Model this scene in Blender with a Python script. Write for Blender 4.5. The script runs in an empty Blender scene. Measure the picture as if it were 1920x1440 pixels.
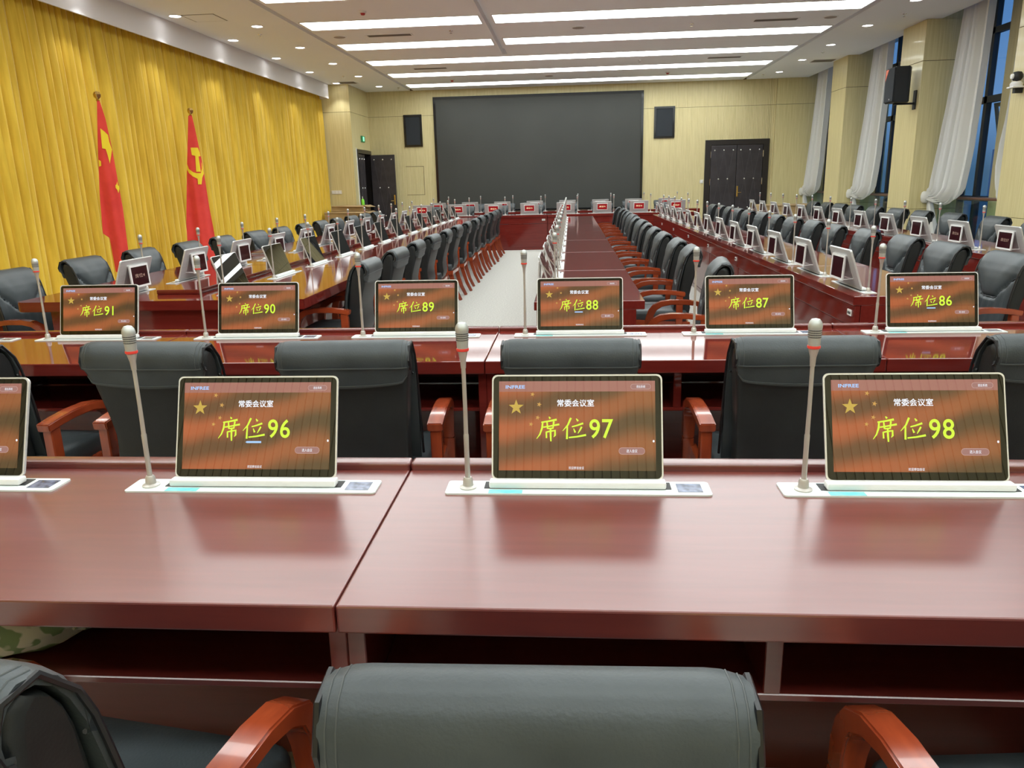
import bpy, bmesh, math, random
from mathutils import Vector, Matrix

# ------------------------------------------------------------------ camera, world, exposure
sc = bpy.context.scene
COL = sc.collection
R_ = math.radians
F_PX, PITCH, YAW, ROLL = 1449.1, R_(14.6), R_(4.6), R_(-1.4)
cam_d = bpy.data.cameras.new('camera')
cam = bpy.data.objects.new('camera', cam_d)
COL.objects.link(cam)
sc.camera = cam
cam_d.sensor_fit = 'HORIZONTAL'
cam_d.sensor_width = 36.0
cam_d.lens = F_PX / 1920 * 36
cam_d.clip_start = 0.02
cam_d.clip_end = 200
cr = Vector((math.cos(YAW), math.sin(YAW), 0))
cf = Vector((-math.sin(YAW), math.cos(YAW), 0))
cu = Vector((0, 0, 1))
fw = cf * math.cos(PITCH) - cu * math.sin(PITCH)
up = cu * math.cos(PITCH) + cf * math.sin(PITCH)
rt = cr * math.cos(ROLL) + up * math.sin(ROLL)
up = up * math.cos(ROLL) - cr * math.sin(ROLL)
M = Matrix((rt, up, -fw)).transposed().to_4x4()
M.translation = Vector((0, 0, 1.44))
cam.matrix_world = M

sc.view_settings.view_transform = 'Standard'
sc.view_settings.look = 'None'
sc.view_settings.gamma = 1.0
sc.view_settings.exposure = 0.12
sc.view_settings.use_curve_mapping = False
sc.cycles.max_bounces = 8
sc.cycles.diffuse_bounces = 5
sc.cycles.glossy_bounces = 4
sc.cycles.transparent_max_bounces = 12
sc.cycles.caustics_reflective = True
sc.cycles.caustics_refractive = False

PANEL_EMIT = 7.0      # ceiling diffusers
SPOT_W = 30.0         # recessed downlights

w = bpy.data.worlds.new('dusk_sky')
sc.world = w
w.use_nodes = True
nt = w.node_tree
bg = nt.nodes['Background']
tc = nt.nodes.new('ShaderNodeTexCoord')
sx = nt.nodes.new('ShaderNodeSeparateXYZ')
rp = nt.nodes.new('ShaderNodeValToRGB')
nt.links.new(tc.outputs['Generated'], sx.inputs[0])
nt.links.new(sx.outputs['Z'], rp.inputs[0])
rp.color_ramp.elements[0].position = 0.0
rp.color_ramp.elements[0].color = (0.035, 0.085, 0.15, 1)
rp.color_ramp.elements[1].position = 0.22
rp.color_ramp.elements[1].color = (0.060, 0.150, 0.330, 1)
e = rp.color_ramp.elements.new(0.06)
e.color = (0.090, 0.190, 0.360, 1)
nt.links.new(rp.outputs[0], bg.inputs[0])
bg.inputs[1].default_value = 1.5

# ------------------------------------------------------------------ materials
def mat(name, col, rough=0.5, metal=0.0, emit=None, estr=0.0, coat=0.0, spec=0.5, sheen=0.0, trans=0.0):
    m = bpy.data.materials.new(name)
    m.use_nodes = True
    b = m.node_tree.nodes['Principled BSDF']
    b.inputs['Base Color'].default_value = (*col, 1)
    b.inputs['Roughness'].default_value = rough
    b.inputs['Metallic'].default_value = metal
    b.inputs['Specular IOR Level'].default_value = spec
    b.inputs['Coat Weight'].default_value = coat
    b.inputs['Coat Roughness'].default_value = 0.05
    b.inputs['Sheen Weight'].default_value = sheen
    b.inputs['Transmission Weight'].default_value = trans
    if emit:
        b.inputs['Emission Color'].default_value = (*emit, 1)
        b.inputs['Emission Strength'].default_value = estr
    return m

def vary(m, c1, c2, scale=(1, 1, 1), nscale=4.0, detail=4.0, bump=0.0, bscale=None, lo=0.35, hi=0.65, dist=0.0, coord='Object', bdist=0.002):
    """colour noise (stretched by scale) and optional bump on a principled material"""
    n = m.node_tree.nodes
    l = m.node_tree.links
    b = n['Principled BSDF']
    t = n.new('ShaderNodeTexCoord')
    mp = n.new('ShaderNodeMapping')
    mp.inputs['Scale'].default_value = scale
    l.new(t.outputs[coord], mp.inputs[0])
    no = n.new('ShaderNodeTexNoise')
    no.inputs['Scale'].default_value = nscale
    no.inputs['Detail'].default_value = detail
    no.inputs['Distortion'].default_value = dist
    l.new(mp.outputs[0], no.inputs['Vector'])
    r = n.new('ShaderNodeValToRGB')
    r.color_ramp.elements[0].position = lo
    r.color_ramp.elements[1].position = hi
    r.color_ramp.elements[0].color = (*c1, 1)
    r.color_ramp.elements[1].color = (*c2, 1)
    l.new(no.outputs['Fac'], r.inputs[0])
    l.new(r.outputs[0], b.inputs['Base Color'])
    if bump:
        bn = n.new('ShaderNodeTexNoise')
        bn.inputs['Scale'].default_value = bscale or nscale
        bn.inputs['Detail'].default_value = 3
        l.new(t.outputs[coord], bn.inputs['Vector'])
        bu = n.new('ShaderNodeBump')
        bu.inputs['Strength'].default_value = bump
        bu.inputs['Distance'].default_value = bdist
        l.new(bn.outputs['Fac'], bu.inputs['Height'])
        l.new(bu.outputs[0], b.inputs['Normal'])
    return m

def glass_mat(name, tint, fac):
    m = bpy.data.materials.new(name)
    m.use_nodes = True
    n = m.node_tree.nodes
    l = m.node_tree.links
    n.remove(n['Principled BSDF'])
    out = n['Material Output']
    tr = n.new('ShaderNodeBsdfTransparent')
    tr.inputs[0].default_value = (*tint, 1)
    gl = n.new('ShaderNodeBsdfGlossy')
    gl.inputs['Roughness'].default_value = 0.02
    lw = n.new('ShaderNodeLayerWeight')
    lw.inputs[0].default_value = .5
    pw = n.new('ShaderNodeMath')
    pw.operation = 'POWER'
    pw.inputs[1].default_value = 4
    l.new(lw.outputs['Facing'], pw.inputs[0])
    ad = n.new('ShaderNodeMath')
    ad.operation = 'MULTIPLY_ADD'
    ad.inputs[1].default_value = .5
    ad.inputs[2].default_value = fac
    l.new(pw.outputs[0], ad.inputs[0])
    mx = n.new('ShaderNodeMixShader')
    l.new(ad.outputs[0], mx.inputs[0])
    l.new(tr.outputs[0], mx.inputs[1])
    l.new(gl.outputs[0], mx.inputs[2])
    l.new(mx.outputs[0], out.inputs[0])
    return m

M_TABLE = vary(mat('mahogany_lacquer', (.15, .02, .015), .07), (.125, .0135, .0105), (.155, .019, .014), (1.6, 18, 18), 2.2, 4, lo=.3, hi=.72, dist=.3)
M_SATIN = vary(mat('mahogany_satin', (.15, .02, .015), .25, coat=.7), (.125, .017, .0135), (.155, .0235, .018), (1.6, 18, 18), 2.2, 4, lo=.3, hi=.72, dist=.4)
M_SATIN.node_tree.nodes['Principled BSDF'].inputs['Specular IOR Level'].default_value = .9
M_SATIN.node_tree.nodes['Principled BSDF'].inputs['Coat Roughness'].default_value = .30
M_SATIN.node_tree.nodes['Principled BSDF'].inputs['Coat IOR'].default_value = 1.7
M_CHWOOD = vary(mat('cherry_chair_wood', (.3, .05, .02), .18, coat=.5), (.20, .030, .011), (.33, .058, .018), (14, 3, 3), 2, 4, lo=.3, hi=.7)
M_LEATHER = vary(mat('charcoal_leather', (.03, .036, .038), .42, spec=.45), (.034, .042, .046), (.048, .058, .063), (1, 1, 1), 7, 3, bump=.35, bscale=190, bdist=.0015)
M_LEATHBK = vary(mat('black_leather_back', (.014, .016, .017), .45, spec=.4), (.011, .0125, .0135), (.017, .0195, .0205), (1, 1, 1), 7, 3, bump=.3, bscale=190, bdist=.0015)
M_PIPE = mat('black_piping', (.006, .006, .008), .4)
M_STITCH = mat('grey_stitching', (.06, .068, .07), .45)
M_SLAT = vary(mat('oak_slat_panel', (.55, .42, .2), .42), (.66, .57, .295), (.74, .645, .365), (9, 9, .5), 3, 4, coord='Object')
M_SLATBACK = mat('oak_groove_dark', (.16, .11, .05), .7)
M_OAK = vary(mat('oak_veneer_panel', (.55, .41, .2), .3, coat=.15), (.62, .53, .255), (.74, .65, .355), (16, 16, .5), 3, 6, lo=.3, hi=.7)
M_CURT = vary(mat('golden_velvet', (.6, .33, .03), .75, sheen=.25), (.63, .405, .020), (.79, .535, .045), (3, 3, .35), 5, 4)
M_CEIL = vary(mat('ceiling_paint', (.8, .77, .74), .9), (.89, .92, .96), (.91, .94, .98), (1, 1, 1), .6, 2)
M_PELMET = mat('white_pelmet_paint', (.78, .77, .78), .6)
M_CARPET = vary(mat('beige_carpet', (.5, .45, .38), .95), (.41, .40, .365), (.54, .53, .49), (1, 1, 1), 55, 5, bump=.5, bscale=220, bdist=.004)
M_PANEL = mat('light_diffuser', (1, 1, 1), .5, emit=(.93, 1.0, .995), estr=PANEL_EMIT)
M_DOWN = mat('downlight_lens', (1, 1, 1), .5, emit=(1, .99, .97), estr=14)
M_CONE = mat('downlight_reflector', (.85, .85, .85), .25, .9)
M_WHITE = mat('white_metal', (.82, .82, .81), .35)
M_PLATE = mat('white_anodised_plate', (.74, .80, .79), .3, .15)
M_SILVER = vary(mat('brushed_aluminium', (.62, .61, .60), .42, .12), (.47, .47, .465), (.51, .51, .505), (1, 60, 60), 3, 3)
M_EDGE = mat('polished_edge', (.86, .86, .85), .2, .4)
M_GLASSBLK = mat('black_screen_glass', (.006, .006, .006), .004, spec=.75)
M_SCREENOFF = mat('dark_panel_screen', (.035, .006, .009), .12, spec=.5)
M_REDLED = mat('red_seat_screen', (.1, .0, .0), .15, emit=(.50, .020, .026), estr=.42)
M_GOLDTXT = mat('gold_seat_text', (.5, .4, .2), .3, emit=(.95, .72, .45), estr=.9)
M_DIMTXT = mat('dim_seat_text', (.25, .18, .14), .4, emit=(.16, .10, .075), estr=.6)
M_MIC = mat('champagne_mic_metal', (.55, .525, .49), .36, .5)
M_MICHEAD = mat('mic_grille_metal', (.52, .54, .53), .42, .55)
M_MICSLOT = mat('mic_slot_dark', (.06, .06, .06), .6)
M_RED = mat('red_ring', (.62, .05, .04), .3, emit=(.5, .03, .02), estr=.25)
M_TEAL = vary(mat('teal_film', (.2, .7, .6), .25), (.25, .75, .66), (.16, .6, .68), (1, 1, 1), 60, 2)
M_LCD = vary(mat('small_status_lcd', (.1, .13, .2), .12), (.16, .19, .30), (.05, .06, .10), (1, 1, 1), 60, 1)
M_BLACK = mat('matte_black', (.012, .012, .014), .55)
M_SPKBLK = mat('speaker_black', (.016, .018, .021), .6)
M_GRILLE = vary(mat('speaker_grille_cloth', (.02, .024, .03), .8), (.014, .018, .024), (.024, .029, .036), (1, 1, 1), 400, 1)
M_LEDWALL = vary(mat('led_wall_surface', (.038, .04, .036), .6), (.036, .038, .034), (.044, .046, .041), (1, 1, 1), .7, 2)
M_BEZEL = mat('gloss_black_bezel', (.012, .012, .013), .1)
M_DOORPAD = vary(mat('padded_door_leather', (.03, .026, .03), .38), (.026, .022, .026), (.04, .034, .039), (1, 1, 1), 6, 3)
M_DOORFR = mat('black_door_frame', (.018, .014, .014), .3)
M_CHROME = mat('chrome', (.85, .85, .85), .15, 1.0)
M_BRASS = mat('brass', (.62, .42, .14), .25, 1.0)
M_FLAG = vary(mat('red_flag_cloth', (.62, .02, .02), .7, sheen=.2), (.66, .030, .022), (.78, .050, .034), (1, 1, 1), 5, 3)
M_YELLOW = mat('yellow_flag_print', (.86, .66, .02), .7)
M_SHEER = bpy.data.materials.new('white_sheer_fabric')
M_FRAME = mat('dark_window_frame', (.035, .042, .05), .4)
M_PANE = glass_mat('window_glass', (.88, .95, 1.0), .03)
M_BALGL = glass_mat('balustrade_glass', (.86, .96, .94), .04)
M_RAILW = mat('dark_walnut_rail', (.13, .06, .035), .3)
M_CARD = vary(mat('cardboard', (.42, .28, .13), .8), (.36, .24, .11), (.44, .31, .155), (1, 1, 12), 6, 3)
M_GREEN = mat('green_plastic', (.22, .72, .06), .3)
M_EXIT = mat('exit_sign_case', (.01, .14, .05), .4, emit=(.0, .12, .04), estr=.4)
M_EXITLIT = mat('exit_sign_lit', (.1, .8, .4), .4, emit=(.35, 1.0, .62), estr=.9)
M_BAG = vary(mat('leaf_print_fabric', (.5, .46, .38), .8), (.50, .46, .36), (.16, .22, .10), (1, 1, 1), 26, 1, lo=.52, hi=.56)
M_ORANGE = mat('orange_mark', (.75, .16, .08), .5)
M_VENT = mat('vent_dark', (.16, .14, .125), .7)
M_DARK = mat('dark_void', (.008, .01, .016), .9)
M_OUT = mat('white_plastic_fitting', (.72, .70, .66), .4)
M_NOTE = mat('brown_folder_leather', (.10, .04, .03), .35)

n = None
M_SHEER.use_nodes = True
n = M_SHEER.node_tree.nodes
l = M_SHEER.node_tree.links
n.remove(n['Principled BSDF'])
_d = n.new('ShaderNodeBsdfDiffuse')
_d.inputs[0].default_value = (.86, .84, .78, 1)
_t = n.new('ShaderNodeBsdfTranslucent')
_t.inputs[0].default_value = (.82, .82, .80, 1)
_tr = n.new('ShaderNodeBsdfTransparent')
_m1 = n.new('ShaderNodeMixShader')
_m1.inputs[0].default_value = .28
_m2 = n.new('ShaderNodeMixShader')
_m2.inputs[0].default_value = .06
l.new(_d.outputs[0], _m1.inputs[1])
l.new(_t.outputs[0], _m1.inputs[2])
l.new(_m1.outputs[0], _m2.inputs[1])
l.new(_tr.outputs[0], _m2.inputs[2])
l.new(_m2.outputs[0], n['Material Output'].inputs[0])

def ui_mat():
    """seat-screen wallpaper: orange-red silk waves, lit by the panel itself, under glossy glass"""
    m = mat('seat_screen_wallpaper', (.01, .006, .004), .004, spec=.75)
    n = m.node_tree.nodes
    l = m.node_tree.links
    b = n['Principled BSDF']
    t = n.new('ShaderNodeTexCoord')
    mp = n.new('ShaderNodeMapping')
    mp.inputs['Rotation'].default_value = (0, R_(13), 0)
    l.new(t.outputs['Object'], mp.inputs[0])
    wv = n.new('ShaderNodeTexWave')
    wv.bands_direction = 'Z'
    wv.inputs['Scale'].default_value = 3.1
    wv.inputs['Distortion'].default_value = 3.0
    wv.inputs['Detail'].default_value = 2.5
    wv.inputs['Detail Scale'].default_value = 1.3
    l.new(mp.outputs[0], wv.inputs[0])
    r = n.new('ShaderNodeValToRGB')
    r.color_ramp.elements[0].color = (.115, .058, .027, 1)
    r.color_ramp.elements[0].position = .05
    r.color_ramp.elements[1].color = (.36, .105, .040, 1)
    r.color_ramp.elements[1].position = .95
    x = r.color_ramp.elements.new(.5)
    x.color = (.225, .080, .033, 1)
    l.new(wv.outputs['Fac'], r.inputs[0])
    # redder towards the side with the stars
    sp = n.new('ShaderNodeSeparateXYZ')
    l.new(t.outputs['Object'], sp.inputs[0])
    mr = n.new('ShaderNodeMapRange')
    mr.inputs['From Min'].default_value = -.18
    mr.inputs['From Max'].default_value = .18
    l.new(sp.outputs['X'], mr.inputs['Value'])
    g = n.new('ShaderNodeValToRGB')
    g.color_ramp.elements[0].color = (1.0, .86, .86, 1)
    g.color_ramp.elements[1].color = (.66, .80, .80, 1)
    l.new(mr.outputs[0], g.inputs[0])
    mm = n.new('ShaderNodeMix')
    mm.data_type = 'RGBA'
    mm.blend_type = 'MULTIPLY'
    mm.inputs[0].default_value = 1
    l.new(r.outputs[0], mm.inputs[6])
    l.new(g.outputs[0], mm.inputs[7])
    l.new(mm.outputs[2], b.inputs['Emission Color'])
    b.inputs['Emission Strength'].default_value = 1.1
    return m
M_UI = ui_mat()
M_UIBAND = mat('seat_screen_band', (.01, .006, .006), .004, emit=(.36, .155, .125), estr=.92, spec=.75)
M_UIFOOT = mat('seat_screen_foot', (.01, .006, .006), .004, emit=(.30, .10, .06), estr=.92, spec=.75)
M_UIBTN = mat('seat_screen_button', (.01, .006, .006), .05, emit=(.33, .17, .15), estr=1.0)
M_UIBTNE = mat('seat_screen_button_edge', (.01, .006, .006), .05, emit=(.48, .30, .27), estr=1.0)
M_UIWHITE = mat('seat_screen_white', (.1, .1, .1), .05, emit=(.84, .90, 1.0), estr=1.0)
M_UIBLUE = mat('seat_screen_blue', (.05, .05, .1), .05, emit=(.34, .58, .95), estr=1.0)
M_UILIME = mat('seat_screen_lime', (.05, .06, .0), .05, emit=(.62, .92, .06), estr=1.0)
M_UISTAR = mat('seat_screen_star', (.05, .05, .0), .05, emit=(.50, .33, .075), estr=1.0)
M_UISTARS = mat('seat_screen_small_star', (.05, .05, .0), .05, emit=(.52, .27, .085), estr=1.0)

# ------------------------------------------------------------------ mesh helpers
class MB:
    def __init__(s):
        s.v = []
        s.f = []
    def add(s, vs, fs):
        o = len(s.v)
        s.v += [tuple(p) for p in vs]
        s.f += [tuple(i + o for i in f) for f in fs]
        return s
    def box(s, x0, x1, y0, y1, z0, z1):
        vs = [(x, y, z) for z in (z0, z1) for y in (y0, y1) for x in (x0, x1)]
        return s.add(vs, [(0, 2, 3, 1), (4, 5, 7, 6), (0, 1, 5, 4), (2, 6, 7, 3), (0, 4, 6, 2), (1, 3, 7, 5)])
    def bbox(s, x0, x1, y0, y1, z0, z1, b=.004, seg=2):
        bm = bmesh.new()
        bmesh.ops.create_cube(bm, size=1)
        for v in bm.verts:
            v.co = Vector(((x0 + x1) / 2 + v.co.x * (x1 - x0), (y0 + y1) / 2 + v.co.y * (y1 - y0), (z0 + z1) / 2 + v.co.z * (z1 - z0)))
        bmesh.ops.bevel(bm, geom=list(bm.edges), offset=b, segments=seg, affect='EDGES', profile=.5)
        return s.bm(bm)
    def bm(s, bm):
        bm.verts.index_update()
        s.add([v.co[:] for v in bm.verts], [[v.index for v in f.verts] for f in bm.faces])
        bm.free()
        return s
    def loft(s, rings, closed=True, caps=True):
        k = len(rings[0])
        vs = [p for r in rings for p in r]
        fs = []
        for i in range(len(rings) - 1):
            for j in range(k if closed else k - 1):
                a, b = i * k + j, i * k + (j + 1) % k
                fs.append((a, b, b + k, a + k))
        if caps and closed:
            fs.append(tuple(range(k - 1, -1, -1)))
            o = (len(rings) - 1) * k
            fs.append(tuple(range(o, o + k)))
        return s.add(vs, fs)
    def tube(s, pts, rad, nseg=8, caps=True):
        pts = [Vector(p) for p in pts]
        rr = rad if isinstance(rad, (list, tuple)) else [rad] * len(pts)
        rings = []
        ref = None
        for i, p in enumerate(pts):
            d = (pts[min(i + 1, len(pts) - 1)] - pts[max(i - 1, 0)]).normalized()
            if ref is None:
                ref = Vector((1, 0, 0)) if abs(d.x) < .9 else Vector((0, 1, 0))
            a = (ref - d * ref.dot(d)).normalized()
            ref = a
            b = d.cross(a)
            rings.append([p + (a * math.cos(t) + b * math.sin(t)) * rr[i] for t in [2 * math.pi * q / nseg for q in range(nseg)]])
        return s.loft(rings, True, caps)
    def lathe(s, prof, nseg=16, c=(0, 0, 0)):
        return s.loft([[(c[0] + r * math.cos(t), c[1] + r * math.sin(t), c[2] + z) for t in [2 * math.pi * q / nseg for q in range(nseg)]] for r, z in prof])
    def prism(s, poly, fn, d0, d1):
        """poly in 2D; fn(a, b, d) -> 3D; extruded d0..d1"""
        k = len(poly)
        vs = [fn(a, b, d0) for a, b in poly] + [fn(a, b, d1) for a, b in poly]
        fs = [tuple(range(k - 1, -1, -1)), tuple(range(k, 2 * k))] + [(i, (i + 1) % k, (i + 1) % k + k, i + k) for i in range(k)]
        return s.add(vs, fs)
    def strip(s, path, wx, thick):
        """rectangular section swept along path [(x,y,z)] bending in the y-z plane; wx = width in x, thick list or value"""
        rings = []
        for i, p in enumerate(path):
            a = path[max(i - 1, 0)]
            b = path[min(i + 1, len(path) - 1)]
            dy, dz = b[1] - a[1], b[2] - a[2]
            L = math.hypot(dy, dz) or 1
            ny, nz = -dz / L, dy / L
            t = (thick[i] if isinstance(thick, list) else thick) / 2
            wv = (wx[i] if isinstance(wx, list) else wx) / 2
            rings.append([(p[0] - wv, p[1] + ny * t, p[2] + nz * t), (p[0] + wv, p[1] + ny * t, p[2] + nz * t), (p[0] + wv, p[1] - ny * t, p[2] - nz * t), (p[0] - wv, p[1] - ny * t, p[2] - nz * t)])
        return s.loft(rings)

def mesh(name, mb, m, smooth=35, bevel=0):
    me = bpy.data.meshes.new(name)
    if isinstance(mb, MB):
        me.from_pydata(mb.v, [], mb.f)
        bm = bmesh.new()
        bm.from_mesh(me)
        if bevel:
            bmesh.ops.remove_doubles(bm, verts=bm.verts, dist=1e-5)
            bmesh.ops.bevel(bm, geom=[e for e in bm.edges if len(e.link_faces) == 2 and e.calc_face_angle(0) > .6], offset=bevel, segments=2, affect='EDGES')
        bmesh.ops.recalc_face_normals(bm, faces=bm.faces)
        bm.to_mesh(me)
        bm.free()
    if m:
        me.materials.append(m)
    if smooth:
        me.polygons.foreach_set('use_smooth', [True] * len(me.polygons))
        me.set_sharp_from_angle(angle=R_(smooth))
        # keep big flat faces flat next to their narrow rounded edges
        bm = bmesh.new()
        bm.from_mesh(me)
        for e_ in bm.edges:
            if len(e_.link_faces) == 2:
                a_, b_ = e_.link_faces[0].calc_area(), e_.link_faces[1].calc_area()
                if max(a_, b_) > 12 * min(a_, b_) and max(a_, b_) > 4e-5 and e_.calc_face_angle(0) > .12:
                    e_.smooth = False
        bm.to_mesh(me)
        bm.free()
    me.update()
    return me

def obj(name, mb, m=None, parent=None, smooth=35, bevel=0, label=None):
    me = mb if isinstance(mb, bpy.types.Mesh) else mesh(name, mb, m, smooth, bevel)
    o = bpy.data.objects.new(name, me)
    COL.objects.link(o)
    if parent:
        o.parent = parent
    if label:
        o['label'] = label
    return o

def tag(o, label, cat, group=None, kind=None):
    if label:
        o['label'] = label
    if cat:
        o['category'] = cat
    if group:
        o['group'] = group
    if kind:
        o['kind'] = kind
    return o

def thing(name, loc=(0, 0, 0), rz=0, label=None, cat=None, group=None, kind=None):
    o = bpy.data.objects.new(name, None)
    o.empty_display_size = .1
    COL.objects.link(o)
    o.location = loc
    o.rotation_euler = (0, 0, rz)
    return tag(o, label, cat, group, kind)

def dup(src, loc, rz, label=None, group=None):
    r = src.copy()
    COL.objects.link(r)
    r.location = loc
    r.rotation_euler = (0, 0, rz)
    if label:
        r['label'] = label
    if group:
        r['group'] = group
    for ch in KIDS[src]:
        c = ch.copy()
        COL.objects.link(c)
        c.parent = r
        for g in KIDS.get(ch, []):
            d = g.copy()
            COL.objects.link(d)
            d.parent = c
    return r
KIDS = {}
def learn(o):
    KIDS[o] = list(o.children)
    for c in o.children:
        KIDS[c] = list(c.children)
    return o

def struct(name, mb, m, parent=None, smooth=35, bevel=0):
    o = obj(name, mb, m, parent, smooth, bevel)
    if not parent:
        o['kind'] = 'structure'
    return o

ORD = ['first', 'second', 'third', 'fourth', 'fifth', 'sixth', 'seventh', 'eighth', 'ninth', 'tenth', 'eleventh', 'twelfth', 'thirteenth', 'fourteenth', 'fifteenth', 'sixteenth']

_tc = {}
_tw = {}
def text_polys(s, offset=0.0):
    """outline of a string in the built-in font as (verts, faces), box-normalised to 0..1"""
    k = (s, offset)
    if k in _tc:
        return _tc[k]
    cu_ = bpy.data.curves.new('txt', 'FONT')
    cu_.body = s
    cu_.offset = offset
    cu_.resolution_u = 4
    o = bpy.data.objects.new('txt', cu_)
    COL.objects.link(o)
    dg = bpy.context.evaluated_depsgraph_get()
    me = bpy.data.meshes.new_from_object(o.evaluated_get(dg))
    vs = [v.co.copy() for v in me.vertices]
    fs = [tuple(p.vertices) for p in me.polygons]
    x0, x1 = min(v.x for v in vs), max(v.x for v in vs)
    y0, y1 = min(v.y for v in vs), max(v.y for v in vs)
    vs = [((v.x - x0) / (x1 - x0), (v.y - y0) / (y1 - y0)) for v in vs]
    _tw[k] = x1 - x0
    bpy.data.objects.remove(o)
    bpy.data.meshes.remove(me)
    _tc[k] = (vs, fs)
    return _tc[k]

def add_text(mb, s, x0, x1, y0, y1, fn, d, offset=0.0):
    vs, fs = text_polys(s, offset)
    return mb.add([fn(x0 + a * (x1 - x0), y0 + b * (y1 - y0), d) for a, b in vs], fs)

# brush-style strokes of the two big characters (x right, y up, half-width)
STROKES = {
 '席': [[(.54, .985, .012), (.60, .91, .034)], [(.22, .76, .024), (.5, .80, .026), (.87, .87, .034)], [(.28, .77, .026), (.25, .52, .03), (.16, .28, .024), (.02, .10, .008)],
       [(.30, .565, .022), (.6, .61, .024), (.98, .68, .032)], [(.46, .79, .022), (.49, .50, .03)], [(.75, .80, .03), (.71, .50, .02)], [(.49, .505, .02), (.70, .525, .024)],
       [(.43, .385, .024), (.44, .13, .026)], [(.43, .37, .022), (.63, .41, .026), (.80, .43, .034), (.80, .24, .03), (.74, .17, .008)], [(.61, .50, .028), (.615, .2, .03), (.625, .0, .022)]],
 '位': [[(.35, .985, .034), (.22, .66, .03), (.0, .39, .008)], [(.20, .60, .026), (.185, .3, .03), (.18, .02, .034)], [(.57, .95, .014), (.65, .84, .036)],
       [(.39, .58, .022), (.6, .64, .026), (.86, .74, .034)], [(.46, .50, .014), (.53, .32, .034)], [(.80, .58, .03), (.72, .42, .026), (.64, .28, .01)],
       [(.26, .09, .024), (.6, .13, .028), (.98, .21, .036)]]}
def add_strokes(mb, ch, x0, x1, y0, y1, fn, d):
    W, H = x1 - x0, y1 - y0
    for i, st in enumerate(STROKES[ch]):
        P = [(x0 + a * W, y0 + b * H, c * (W + H) * .62) for a, b, c in st]
        L, Rr = [], []
        for j, (a, b, c) in enumerate(P):
            p, q = P[max(j - 1, 0)], P[min(j + 1, len(P) - 1)]
            dx, dy = q[0] - p[0], q[1] - p[1]
            ln = math.hypot(dx, dy) or 1
            L.append((a - dy / ln * c, b + dx / ln * c))
            Rr.append((a + dy / ln * c, b - dx / ln * c))
        k = len(P)
        dd = d + i * .00002
        mb.add([fn(a, b, dd) for a, b in L] + [fn(a, b, dd) for a, b in Rr], [(j + k, j + k + 1, j + 1, j) for j in range(k - 1)])

def star_pts(cx, cy, r, asp=1.0, rot=0):
    return [(cx + (r if i % 2 == 0 else r * .40) * math.sin(rot + i * math.pi / 5), cy + (r if i % 2 == 0 else r * .40) * math.cos(rot + i * math.pi / 5) * asp) for i in range(10)]

def rrect(x0, x1, y0, y1, r, k=4):
    out = []
    for cx, cy, a0 in ((x1 - r, y1 - r, 0), (x0 + r, y1 - r, 90), (x0 + r, y0 + r, 180), (x1 - r, y0 + r, 270)):
        for i in range(k + 1):
            a = R_(a0 + 90 * i / k)
            out.append((cx + r * math.cos(a), cy + r * math.sin(a)))
    return out

# ------------------------------------------------------------------ room shell
XL, XW, YN, YF, ZC = -6.25, 6.45, -2.4, 21.0, 3.80
PILLARS = [(17.43, 18.35), (13.80, 14.70), (10.17, 11.03), (6.54, 7.40), (2.91, 3.77)]

struct('floor', MB().box(XL - .3, XW + .5, YN - .3, YF + 1.2, -.12, 0), M_CARPET)
m = MB()
for x0, x1 in ((XL - .3, -4.15), (-4.06, -1.29), (-1.20, 4.29), (4.38, 5.88)):
    m.box(x0, x1, YN - .3, YF + 1, ZC, ZC + .3)
m.box(-1.29, -1.20, 15.72, YF + 1, ZC, ZC + .3)
m.box(-4.2, 4.4, YN - .3, YF + 1, ZC + .10, ZC + .3)
struct('ceiling', m, M_CEIL, smooth=0)
struct('ceiling_pocket', MB().box(5.86, XW + .5, YN - .3, YF + 1, 4.15, 4.3), M_CEIL, smooth=0)

def slat_wall(x0, x1, y, face, segs, holes=(), pitch=.042, groove=.013, depth=.016):
    """grooved oak panelling facing -y (face=-1) or +y (face=1); segs = height bands; holes = (xa, xb, za, zb) left open"""
    mb = MB()
    def cols(xa, xb, z0, z1):
        k = max(1, int((xb - xa) / pitch))
        p = (xb - xa) / k
        poly = []
        for i in range(k):
            a = xa + i * p
            poly += [(a, 0), (a + p - groove, 0), (a + p - groove, depth), (a + p, depth)]
        poly[-1] = (xb, depth)
        poly += [(xb, .022), (xa, .022)]
        n_ = len(poly)
        vs = [(px, y - face * d, z0) for px, d in poly] + [(px, y - face * d, z1) for px, d in poly]
        fs = [(i, i + 1, i + 1 + n_, i + n_) for i in range(n_ - 3)]
        mb.add(vs, fs)
    for z0, z1 in segs:
        cuts = sorted({x0, x1, *[h[0] for h in holes], *[h[1] for h in holes]})
        for a, b in zip(cuts, cuts[1:]):
            zs = [(z0, z1)]
            for ha, hb, za, zb in holes:
                if a >= ha - 1e-6 and b <= hb + 1e-6:
                    zs = [q for zz in zs for q in ((zz[0], min(zz[1], za)), (max(zz[0], zb), zz[1])) if q[1] - q[0] > .002]
            for q in zs:
                cols(a, b, *q)
    return mb
SEG = [(0, 3.176), (3.184, ZC)]
wf = struct('wall_far', MB().box(XL - .2, XW + .5, YF + .021, YF + .25, 0, 4.3), M_SLATBACK)
obj('slat_panelling', slat_wall(-5.3, 5.14, YF, -1, SEG, [(-3.56, 1.84, .72, 3.62), (3.44, 5.0, 0, 2.37)]), M_SLAT, wf, smooth=0)
m = MB()
for z0, z1 in SEG:
    m.box(5.14, XW + .3, YF - .04, YF + .021, z0, min(z1, ZC) if z1 < 3.5 else 4.15)
obj('veneer_panel', m, M_OAK, wf, smooth=0)
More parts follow.
